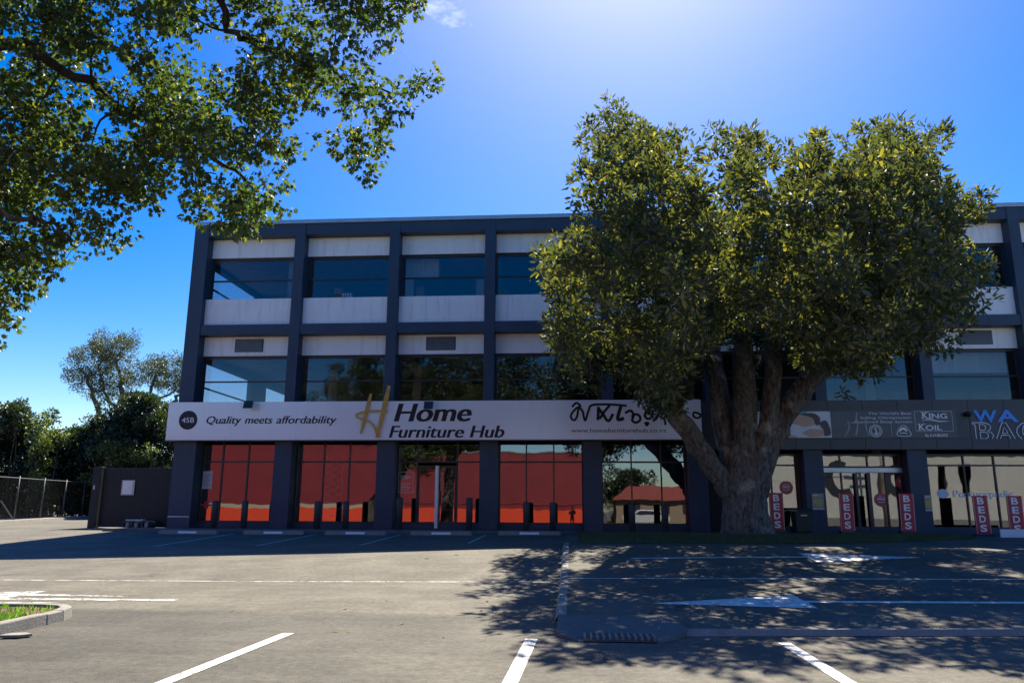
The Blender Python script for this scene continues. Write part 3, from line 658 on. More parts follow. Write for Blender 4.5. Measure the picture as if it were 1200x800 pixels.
bn = root('mattress_banner', 'wide printed banner with a sleeping couple and white lettering on the grey fascia', 'banner', (6.3, 27.8, 3.83))
BY = 27.82
MB().box(6.55, 13.34, BY - .006, BY, 3.83, 4.765).build('sheet', 'print_night', bn)
MB().box(6.56, 9.10, BY - .009, BY - .007, 3.835, 4.76).build('picture', 'print_pillow', bn)
def poly(name, mat, pts, y, parent):
    b = MB(); b.prism(pts, y - .002, y); return b.build(name, mat, parent, fixn=True)
cm2 = lambda L: [(p[0], p[1]) for p in catmull(L + [L[0]], 5)][:-1]
poly('picture_shape', 'print_teal', cm2([(6.6, 4.70), (7.1, 4.74), (8.3, 4.75), (7.9, 4.62), (7.2, 4.55), (6.9, 4.4)]), BY - .011, bn)
poly('picture_shape', 'print_skin', cm2([(7.55, 4.6), (7.95, 4.66), (8.45, 4.6), (8.62, 4.42), (8.5, 4.28), (8.2, 4.22), (7.9, 4.3), (7.62, 4.36), (7.5, 4.2), (7.58, 3.98), (7.95, 3.86), (7.45, 3.85), (7.25, 4.1), (7.3, 4.42)]), BY - .014, bn)
poly('picture_shape', 'print_hair', cm2([(8.0, 4.66), (8.5, 4.70), (8.74, 4.52), (8.66, 4.28), (8.56, 4.30), (8.50, 4.50), (8.28, 4.60)]), BY - .017, bn)
poly('picture_shape', 'print_skin', cm2([(8.1, 4.02), (8.4, 4.14), (8.78, 4.10), (8.9, 3.95), (8.6, 3.87), (8.3, 3.88)]), BY - .020, bn)
poly('picture_shape', 'print_hair', cm2([(8.66, 4.34), (8.92, 4.44), (9.04, 4.2), (9.06, 3.95), (8.85, 3.90), (8.82, 4.12)]), BY - .023, bn)
gb = MB()
stroke(gb, [(10.02, 4.72, .5), (9.98, 4.5, .9), (10.0, 4.25, .7), (9.92, 3.9, .9)], .07, BY - .008)
stroke(gb, [(9.55, 3.86, .4), (9.72, 4.2, 1), (9.66, 4.42, .6)], .06, BY - .008); stroke(gb, [(10.35, 4.5, .4), (10.28, 4.25, .9), (10.36, 3.88, .6)], .06, BY - .008)
stroke(gb, [(9.7, 4.38, .5), (9.95, 4.34, .8), (10.3, 4.42, .5)], .05, BY - .010)
gb.build('spine_picture', 'print_glow', bn)
for t, a, z in (("The World's Best", 10.40, 4.635), ('Selling Chiropractor', 10.12, 4.49), ('Approved Sleep System', 9.86, 4.345)): text_part('lettering', t, a, 11.86, z, .085, BY - .011, 'print_grey', bn, weight=.012)
bx = MB()
for q in (((11.97, 4.75), (13.22, 4.75)), ((11.97, 4.05), (13.22, 4.05)), ((11.97, 4.75), (11.97, 4.05)), ((13.22, 4.75), (13.22, 4.05))): stroke(bx, q, .012, BY - .008, False, .002)
stroke(bx, [(12.2, 4.42, .3), (12.45, 4.46, 1), (12.75, 4.40, 1), (13.1, 4.40, .3)], .05, BY - .008)
bx.build('logo_box', 'print_grey', bn)
text_part('logo_name', 'K', 12.22, 12.42, 4.50, .22, BY - .011, 'white', bn, weight=.015); text_part('logo_name', 'ING', 12.45, 13.06, 4.50, .17, BY - .011, 'white', bn, weight=.015)
text_part('logo_name', 'K', 12.07, 12.27, 4.09, .22, BY - .011, 'white', bn, weight=.015); text_part('logo_name', 'OIL', 12.30, 12.84, 4.09, .17, BY - .011, 'white', bn, weight=.015)
sr = MB()          # serif feet of the logo capitals
for x0, x1, z in ((12.19, 12.29, 4.50), (12.36, 12.45, 4.50), (12.19, 12.29, 4.71), (12.36, 12.45, 4.71), (12.04, 12.14, 4.09), (12.21, 12.30, 4.09), (12.04, 12.14, 4.30), (12.21, 12.30, 4.30), (12.44, 12.53, 4.50), (12.44, 12.53, 4.66)): sr.box(x0, x1, BY - .013, BY - .009, z - .002, z + .014)
sr.build('logo_serif', 'white', bn)
text_part('lettering', 'By A.H.BEARD', 12.26, 13.02, 3.865, .095, BY - .011, 'white', bn, weight=.012)
em = MB()
def ring(mb, x, z, r, w, y, seg=26):
    stroke(mb, [(x + r * math.cos(t), z + r * math.sin(t)) for t in np.linspace(0, 2 * math.pi, seg)], w, y, False, .002)
ring(em, 10.60, 4.07, .205, .022, BY - .008); ring(em, 10.60, 4.07, .15, .018, BY - .008); stroke(em, [(10.60, 3.96), (10.62, 4.07), (10.58, 4.18)], .035, BY - .008); stroke(em, [(10.53, 4.0), (10.60, 3.95), (10.68, 4.02)], .02, BY - .008)
stroke(em, [(11.14, 3.87), (11.14, 4.27)], .008, BY - .008, False)
stroke(em, [(11.30, 3.94), (11.36, 4.08), (11.46, 4.22), (11.55, 4.26), (11.65, 4.21), (11.74, 4.06), (11.79, 3.94), (11.70, 3.89), (11.54, 3.88), (11.38, 3.89), (11.30, 3.94)], .02, BY - .008)
stroke(em, [(11.40, 4.02, .5), (11.47, 4.13, 1.2), (11.58, 4.14, 1.4), (11.65, 4.05, .8)], .06, BY - .008); stroke(em, [(11.42, 3.97), (11.54, 4.0), (11.66, 3.97)], .025, BY - .008)
em.build('round_emblem', 'white', bn)

sl = root('shop_lettering', 'large blue and outlined white letters at the right end of the grey fascia', 'sign', (13.9, 27.8, 3.72))
text_part('letter', 'W', 13.94, 14.72, 4.38, .385, BY - .02, 'blue_sign', sl, weight=.03); text_part('letter', 'A', 14.70, 15.42, 4.38, .385, BY - .02, 'blue_sign', sl, weight=.03)
def outline(name, loops):
    b = MB()
    for L, sm in loops: stroke(b, L + [L[0]], .028, BY - .012, sm, .006)
    b.build(name, 'white', sl)
o_ = lambda x, L: [(x + a * .70, 3.725 + c * .62) for a, c in L]
outline('letter', [(o_(13.86, [(0, 0), (0, .08), (.12, .1), (.12, .9), (0, .92), (0, 1), (.55, 1), (.8, .9), (.86, .74), (.8, .6), (.66, .53), (.86, .45), (.95, .28), (.88, .1), (.65, 0)]), False), (o_(13.86, [(.33, .1), (.33, .47), (.58, .47), (.7, .36), (.7, .2), (.58, .1)]), False), (o_(13.86, [(.33, .57), (.33, .9), (.52, .9), (.62, .8), (.62, .67), (.52, .57)]), False)])
outline('letter', [(o_(14.54, [(0, 0), (0, .08), (.1, .1), (.45, 1), (.62, 1), (.98, .1), (1.08, .08), (1.08, 0), (.68, 0), (.68, .08), (.78, .1), (.70, .30), (.36, .30), (.28, .1), (.38, .08), (.38, 0)]), False), (o_(14.54, [(.40, .40), (.67, .40), (.535, .76)]), False)])
outline('letter', [(o_(15.30, [(.95, .7), (.9, 1.0), (.84, .92), (.6, 1.02), (.28, .94), (.05, .7), (0, .45), (.1, .2), (.32, .02), (.6, -.02), (.84, .06), (.96, .22), (.9, .28), (.7, .12), (.52, .1), (.36, .2), (.28, .48), (.34, .78), (.52, .9), (.72, .86), (.86, .7)]), False)])
cw = root('security_camera', 'dark dome security camera on the grey fascia left of the blue letters', 'camera', (13.72, 27.75, 4.64))
b = MB(); b.tube([(13.72, 27.83, 4.66), (13.72, 27.74, 4.65)], [.07, .07], 16); b.build('mount', 'frame_dark', cw)
b = MB(); b.tube([(13.72, 27.72, 4.68), (13.72, 27.71, 4.62), (13.72, 27.71, 4.57), (13.72, 27.71, 4.54)], [.12, .12, .09, .03], 16); b.build('dome', 'ink', cw, smooth=True)

# ------------------------------------------------------------------ stickers, posters and notices
def sale(x, z, r, label):
    t = root('sale_sticker', label, 'sticker', (x, YG - .01, z), 'round red sale stickers on the right shop windows')
    b = MB(); disc(b, x, z, r, YG - .012, YG - .008, 36); b.build('disc', 'sale_red', t)
    text_part('lettering', 'SALE', x - r * .55, x + r * .55, z - r * .05, r * .42, YG - .016, 'white', t, weight=.02)
    b = MB(); b.box(x - r * .5, x + r * .5, YG - .0155, YG - .013, z - r * .42, z - r * .28).box(x - r * .3, x + r * .3, YG - .0155, YG - .013, z + r * .52, z + r * .6); b.build('small_print', 'pink_trim', t)
sale(7.62, 2.13, .235, 'round red sale sticker beside the tree trunk and above the bin')
sale(10.86, 1.72, .235, 'lower of the two round red sale stickers on the glass doors')
sale(11.66, 2.33, .235, 'upper round red sale sticker at the edge of the glass doors')
def poster(x0, x1, z0, z1, y, label):
    t = root('poster', label, 'poster', ((x0 + x1) / 2, y, z0), 'tan posters on the shop columns')
    MB().box(x0, x1, y - .012, y, z0, z1).build('sheet', 'poster_tan', t)
    b = MB()
    for k, (a, c) in enumerate(((.1, .9), (.1, .9), (.3, .75))): b.box(x0 + (x1 - x0) * a, x0 + (x1 - x0) * c, y - .015, y - .0125, z0 + (z1 - z0) * (.54 - k * .15), z0 + (z1 - z0) * (.62 - k * .15))
    b.build('print', 'poster_yellow', t)
    MB().box(x0 + .03, x0 + .2, y - .015, y - .0125, z1 - .08, z1 - .05).build('heading', 'white', t)
    MB().box(x0, x1, y - .014, y - .0122, z0, z0 + .05).build('border', 'pink_trim', t)
poster(8.30, 8.70, 1.37, 1.92, 27.965, 'tan poster with yellow lines on the column beside the bin')
poster(12.06, 12.29, 1.34, 1.88, 27.965, 'tan poster with yellow lines on the column beside the posture window')
nt1 = root('window_notice', 'white paper notice stuck inside the first shop window', 'notice', (-13.9, YG - .01, 2.0))
MB().box(-14.0, -13.60, YG - .016, YG - .010, 2.02, 2.68).build('sheet', 'print_grey', nt1)
b = MB()
for k in range(7): b.box(-13.95, -13.66 - .03 * (k % 3), YG - .018, YG - .0165, 2.56 - k * .07, 2.575 - k * .07)
b.build('print', 'concrete_dark', nt1)
oh = root('opening_hours', 'white OPEN hours lettering on the glass beside the shop door', 'notice', (-6.15, YG - .01, 1.9))
b = MB()
for q in (((-6.44, 2.66), (-5.90, 2.66)), ((-6.44, 1.92), (-5.86, 1.92)), ((-6.44, 1.92), (-6.44, 2.66)), ((-5.90, 2.66), (-5.90, 2.2)), ((-5.90, 2.2), (-5.86, 1.92))): stroke(b, q, .014, YG - .008, False, .003)
for k in range(4): b.box(-6.36, -5.98 - .05 * (k % 2), YG - .012, YG - .008, 2.24 - .08 * k, 2.265 - .08 * k)
b.build('border', 'white', oh)
text_part('lettering', 'OPEN', -6.36, -6.0, 2.40, .13, YG - .011, 'white', oh, weight=.012)
pp = root('window_lettering', 'white round badge and serif style lettering across the right shop window', 'window lettering', (14, YG - .01, 1.8))
b = MB(); disc(b, 12.98, 1.94, .2, YG - .012, YG - .008, 28, .16); b.build('badge', 'print_pillow', pp)
b = MB(); ring(b, 12.98, 1.94, .12, .03, YG - .0135); b.build('badge_print', 'print_grey', pp)
text_part('lettering', 'Posturepedic', 13.32, 15.35, 1.82, .235, YG - .011, 'white', pp, contrast=.02)
dc = root('red_decal', 'small red cross shaped decal low in the first shop window', 'sticker', (-13.9, YG - .01, 1.2))
MB().box(-13.95, -13.55, YG - .014, YG - .01, 1.38, 1.46).box(-13.83, -13.67, YG - .0145, YG - .0105, 1.30, 1.56).build('cross', 'sale_red', dc)

# ------------------------------------------------------------------ street furniture
def at_ground(x, y): return (x, y, g1(x, y))
for k, (xc, lab) in enumerate(((-12.93, 'concrete wheel stop with white stripe at the corner column below 45B'), (-9.98, 'concrete wheel stop in front of the second column from the gate'), (-7.2, 'concrete wheel stop between the gold H and the footpath below it'),
                               (-4.33, 'concrete wheel stop directly in front of the open shop door'), (-1.42, 'concrete wheel stop nearest the grass verge'))):
    y = 25.75 + .04 * k; z = g1(xc, y)
    t = root('wheel_stop', lab, 'wheel stop', (xc, y, z), 'concrete wheel stops below the left shop')
    b = MB(); L = 1.03
    b.add([(xc - L, y - .09, z - .01), (xc + L, y - .09, z - .01), (xc + L, y + .09, z - .01), (xc - L, y + .09, z - .01), (xc - L + .03, y - .055, z + .125), (xc + L - .03, y - .055, z + .125), (xc + L - .03, y + .055, z + .125), (xc - L + .03, y + .055, z + .125)],
          [(0, 3, 2, 1), (4, 5, 6, 7), (0, 1, 5, 4), (1, 2, 6, 5), (2, 3, 7, 6), (3, 0, 4, 7)]); b.build('block', 'concrete', t, bevel=.012)
    b = MB(); b.add([(xc - .32, y - .092, z + .022), (xc + .32, y - .092, z + .022), (xc + .32, y - .070, z + .092), (xc - .32, y - .070, z + .092)], [(0, 1, 2, 3)]); b.build('white_stripe', 'white', t)
BL = [(-12.8, 1.58, 'dark bollard left of the first window mullion, nearest the gate'), (-11.69, 1.58, 'dark bollard in front of the right half of the first shop window'), (-9.03, 1.58, 'dark bollard in front of the middle of the second shop window'), (-8.0, 1.58, 'dark bollard in front of the right half of the second shop window'),
      (-6.08, 1.72, 'tall dark bollard in front of the OPEN hours lettering'), (-3.6, 1.72, 'tall dark bollard right of the open shop door'), (-1.6, 1.58, 'dark bollard left of centre at the fourth shop window'), (-.68, 1.58, 'dark bollard right of centre at the fourth shop window'),
      (2.03, 1.52, 'dark bollard on the left before the window behind the big tree'), (3.15, 1.52, 'dark bollard just left of the big tree trunk')]
for x, zt, lab in BL:
    z = .60 if x < 0 else .555
    t = root('bollard', lab, 'bollard', (x, 27.3, z), 'dark steel bollards along the left shopfront')
    b = MB(); b.tube([(x, 27.3, z - .02), (x, 27.3, zt - .05), (x, 27.3, zt - .015), (x, 27.3, zt)], [.115, .115, .10, .05], 20); b.build('post', 'bollard_paint', t, smooth=True)
    b = MB(); b.tube([(x, 27.3, z - .01), (x, 27.3, z + .02)], [.17, .17], 20); b.build('base_plate', 'bollard_paint', t)
FL = [(6.72, 26.55, 'red BEDS sign half hidden behind the big tree trunk'), (8.94, 26.5, 'red BEDS sign at the left of the glass doors'), (10.82, 26.45, 'red BEDS sign at the right of the glass doors'), (13.08, 26.3, 'red BEDS sign below the posture lettering'), (14.08, 26.25, 'red BEDS sign at the far right')]
for x, y, lab in FL:
    z = g1(x, y) + PH + .0; zt = z + 1.25
    if x < 12: z += .06
    t = root('beds_sign', lab, 'sign', (x, y, z), 'upright red BEDS signs outside the right shop')
    w = .225
    MB().box(x - w, x + w, y, y + .05, z + .06, z + 1.26).build('panel', 'red_sign', t, bevel=.006)
    for k, ch in enumerate('BEDS'): text_part('letter', ch, x - .10, x + .10, z + .995 - k * .285, .205, y - .005, 'white', t, weight=.03)
    b = MB(); stroke(b, [(x - w + .015, z + .07), (x - w + .015, z + 1.25)], .014, y - .001, False, .003); stroke(b, [(x + w - .015, z + .07), (x + w - .015, z + 1.25)], .014, y - .001, False, .003); b.build('edge_trim', 'pink_trim', t)
    MB().box(x - w - .04, x + w + .04, y - .14, y + .2, z - .03, z + .05).build('foot', 'frame_dark', t, bevel=.01)
    t.rotation_euler = (math.radians(rnd.uniform(-1.5, 3)), math.radians(rnd.uniform(-1.6, 1.0)), math.radians(rnd.uniform(-7, 7)))
wb_ = root('wheelie_bin', 'dark wheelie bin under the sale sticker beside the column', 'bin', (7.7, 27.2, .555))
b = MB(); b.add([(7.45, 27.0, .63), (7.95, 27.0, .63), (7.95, 27.5, .63), (7.45, 27.5, .63), (7.40, 26.95, 1.33), (8.0, 26.95, 1.33), (8.0, 27.6, 1.33), (7.40, 27.6, 1.33)], [(0, 3, 2, 1), (4, 5, 6, 7), (0, 1, 5, 4), (1, 2, 6, 5), (2, 3, 7, 6), (3, 0, 4, 7)]); b.build('body', 'bin_green', wb_, bevel=.03)
b = MB(); b.add([(7.37, 26.91, 1.335), (8.03, 26.91, 1.335), (8.03, 27.66, 1.335), (7.37, 27.66, 1.335), (7.42, 26.97, 1.40), (7.98, 26.97, 1.40), (7.98, 27.64, 1.43), (7.42, 27.64, 1.43)], [(0, 3, 2, 1), (4, 5, 6, 7), (0, 1, 5, 4), (1, 2, 6, 5), (2, 3, 7, 6), (3, 0, 4, 7)]); b.build('lid', 'bin_green', wb_, bevel=.015)
MB().box(7.6, 7.8, 26.945, 26.96, 1.16, 1.2).build('label_plate', 'print_grey', wb_)
for x in (7.43, 7.97):
    b = MB(); b.tube([(x - .03, 27.5, .66), (x + .03, 27.5, .66)], .105, 18); b.build('wheel', 'tyre', wb_)
gbn = root('ground_banner', 'low white and purple board lying along the kerb at the far right', 'banner', (15, 24.9, g1(15, 24.9)))
z = g1(14, 24.9) + PH
MB().box(12.85, 13.6, 24.9, 24.95, z + .0, z + .24).build('picture_panel', 'print_pillow', gbn); MB().box(13.602, 16.6, 24.9, 24.95, z + .0, z + .24).build('panel', 'print_night', gbn)
MB().box(13.7, 16.4, 24.893, 24.899, z + .15, z + .2).build('print', 'print_grey', gbn)
MB().box(12.82, 16.65, 24.86, 24.99, z - .02, z - .002).build('foot', 'white', gbn)

# gate, notice board and oddments in the alley
gt = root('alley_gate', 'tall dark boarded gate closing the alley left of the building', 'gate', (-17, 29.5, g1(-17, 29.5)))
gz = g1(-17, 29.5)
for k in range(19):
    x = -18.50 + k * .19; MB().box(x, x + .184, 29.50, 29.53, gz + .03, 2.84).build('board', 'gate_paint', gt, bevel=.004)
MB().box(-18.84, -18.52, 29.35, 29.62, gz - .03, 2.88).build('post', 'gate_paint', gt, bevel=.01)
MB().box(-18.5, -14.92, 29.535, 29.59, gz + .3, gz + .42).box(-18.5, -14.92, 29.535, 29.59, 2.4, 2.52).build('rail', 'gate_paint', gt)
MB().box(-18.76, -18.70, 29.335, 29.349, 2.0, 2.16).build('latch', 'steel', gt)
nb = root('notice_board', 'small framed white notice on the dark alley gate', 'notice', (-17.4, 29.48, 1.8))
MB().box(-17.68, -17.15, 29.46, 29.498, 1.79, 2.37).build('frame', 'steel', nb, bevel=.006); MB().box(-17.62, -17.23, 29.452, 29.459, 1.83, 2.34).build('sheet', 'white', nb)
for x, lab in ((-16.92, 'pale ended pipe length below the white board by the gate, farthest from the building'), (-16.58, 'middle one of three pale ended pipe lengths by the gate'), (-16.17, 'pale ended pipe length by the gate, next to the building corner')):
    z = g1(x, 28.9) + .15; t = root('pipe_length', lab, 'pipe', (x, 28.9, z - .15), 'pipe lengths lying by the gate')
    b = MB(); b.tube([(x, 28.75, z), (x + .02, 29.3, z)], .15, 20, cap=False); b.tube([(x, 28.75, z), (x, 28.751, z)], [.15, .12], 20, cap=False); b.build('shell', 'concrete_dark', t, smooth=True)
    b = MB(); disc(b, x + .03, z, .075, 28.80, 28.86, 20, .11); b.build('end_cap', 'cream_clad', t)
own('plank', MB().box(-17.13, -16.43, 29.05, 29.25, .82, .87), 'white_worn', 'white painted plank resting above the pipes by the gate', 'plank', (-16.8, 29.1, .8), bevel=.006)
MB().box(-17.0, -16.9, 29.1, 29.2, g1(-17, 29.1) - .02, .818).box(-16.66, -16.56, 29.1, 29.2, g1(-17, 29.1) - .02, .818).build('trestle', 'gate_paint', None, label='dark trestle holding up the white plank by the gate', cat='trestle')

# chain link fence on a concrete nib at the far left
fn = root('chain_link_fence', 'chain link fence with galvanised posts at the far left in front of the shrubs', 'fence', (-27, 40, .6))
FA, FB = np.array([-24.6, 31.2]), np.array([-28.9, 46.0])
fp = lambda t: FA + (FB - FA) * t
FLEN = float(np.linalg.norm(FB - FA)); FH = 1.9
wire = []; wf = []
fd = (FB - FA) / FLEN
def wire_seg(s0, z0, s1, z1, w=.006):
    p0, p1 = FA + fd * s0, FA + fd * s1; b0 = len(wire); h0, h1 = g1(*p0), g1(*p1)
    wire.extend([(p0[0], p0[1], h0 + z0 - w), (p1[0], p1[1], h1 + z1 - w), (p1[0] + .004, p1[1], h1 + z1 + w), (p0[0] + .004, p0[1], h0 + z0 + w)]); wf.append((b0, b0 + 1, b0 + 2, b0 + 3))
s = -FH
while s < FLEN:
    for sgn in (1, -1):
        a0, a1 = s, s + FH; z0, z1 = (0, FH) if sgn > 0 else (FH, 0)
        if a0 < 0: z0 = z0 + (z1 - z0) * (-a0 / FH); a0 = 0
        if a1 > FLEN: z1 = z0 + (z1 - z0) * ((FLEN - a0) / (a1 - a0)); a1 = FLEN
        if a1 > a0: wire_seg(a0, z0 + .12, a1, z1 + .12)
    s += .11
bulk('wire_mesh', wire, wf, 'fence_wire', fn, kind='stuff')
for k in range(6):
    p = fp(k / 5); z = g1(*p); b = MB(); b.tube([(p[0], p[1], z - .05), (p[0], p[1], z + 2.1)], .035, 10); b.build('post', 'fence_post', fn, smooth=True)
p = fp(.2); q = fp(.09); b = MB(); b.tube([(p[0], p[1], g1(*p) + .1), (q[0], q[1], g1(*q) + 1.0)], .028, 8); b.build('brace', 'fence_post', fn)
b = MB(); b.tube([(*fp(0), g1(*fp(0)) + 2.02), (*fp(1), g1(*fp(1)) + 2.02)], .022, 8); b.build('top_rail', 'fence_post', fn)
nrm = np.array([fd[1], -fd[0]]); b = MB()
b.add([(*(FA - fd * 6 + nrm * .5), g1(*FA) - .2), (*(FB + nrm * .5), g1(*FB) - .1), (*(FB - nrm * .3), g1(*FB) - .1), (*(FA - fd * 6 - nrm * .3), g1(*FA) - .2), (*(FA - fd * 6 + nrm * .45), g1(*FA) + .1), (*(FB + nrm * .45), g1(*FB) + .14), (*(FB - nrm * .3), g1(*FB) + .14), (*(FA - fd * 6 - nrm * .3), g1(*FA) + .1)],
      [(0, 3, 2, 1), (4, 5, 6, 7), (0, 1, 5, 4), (1, 2, 6, 5), (2, 3, 7, 6), (3, 0, 4, 7)]); b.build('kerb', 'concrete', kind='structure', label='concrete kerb below the chain link fence')

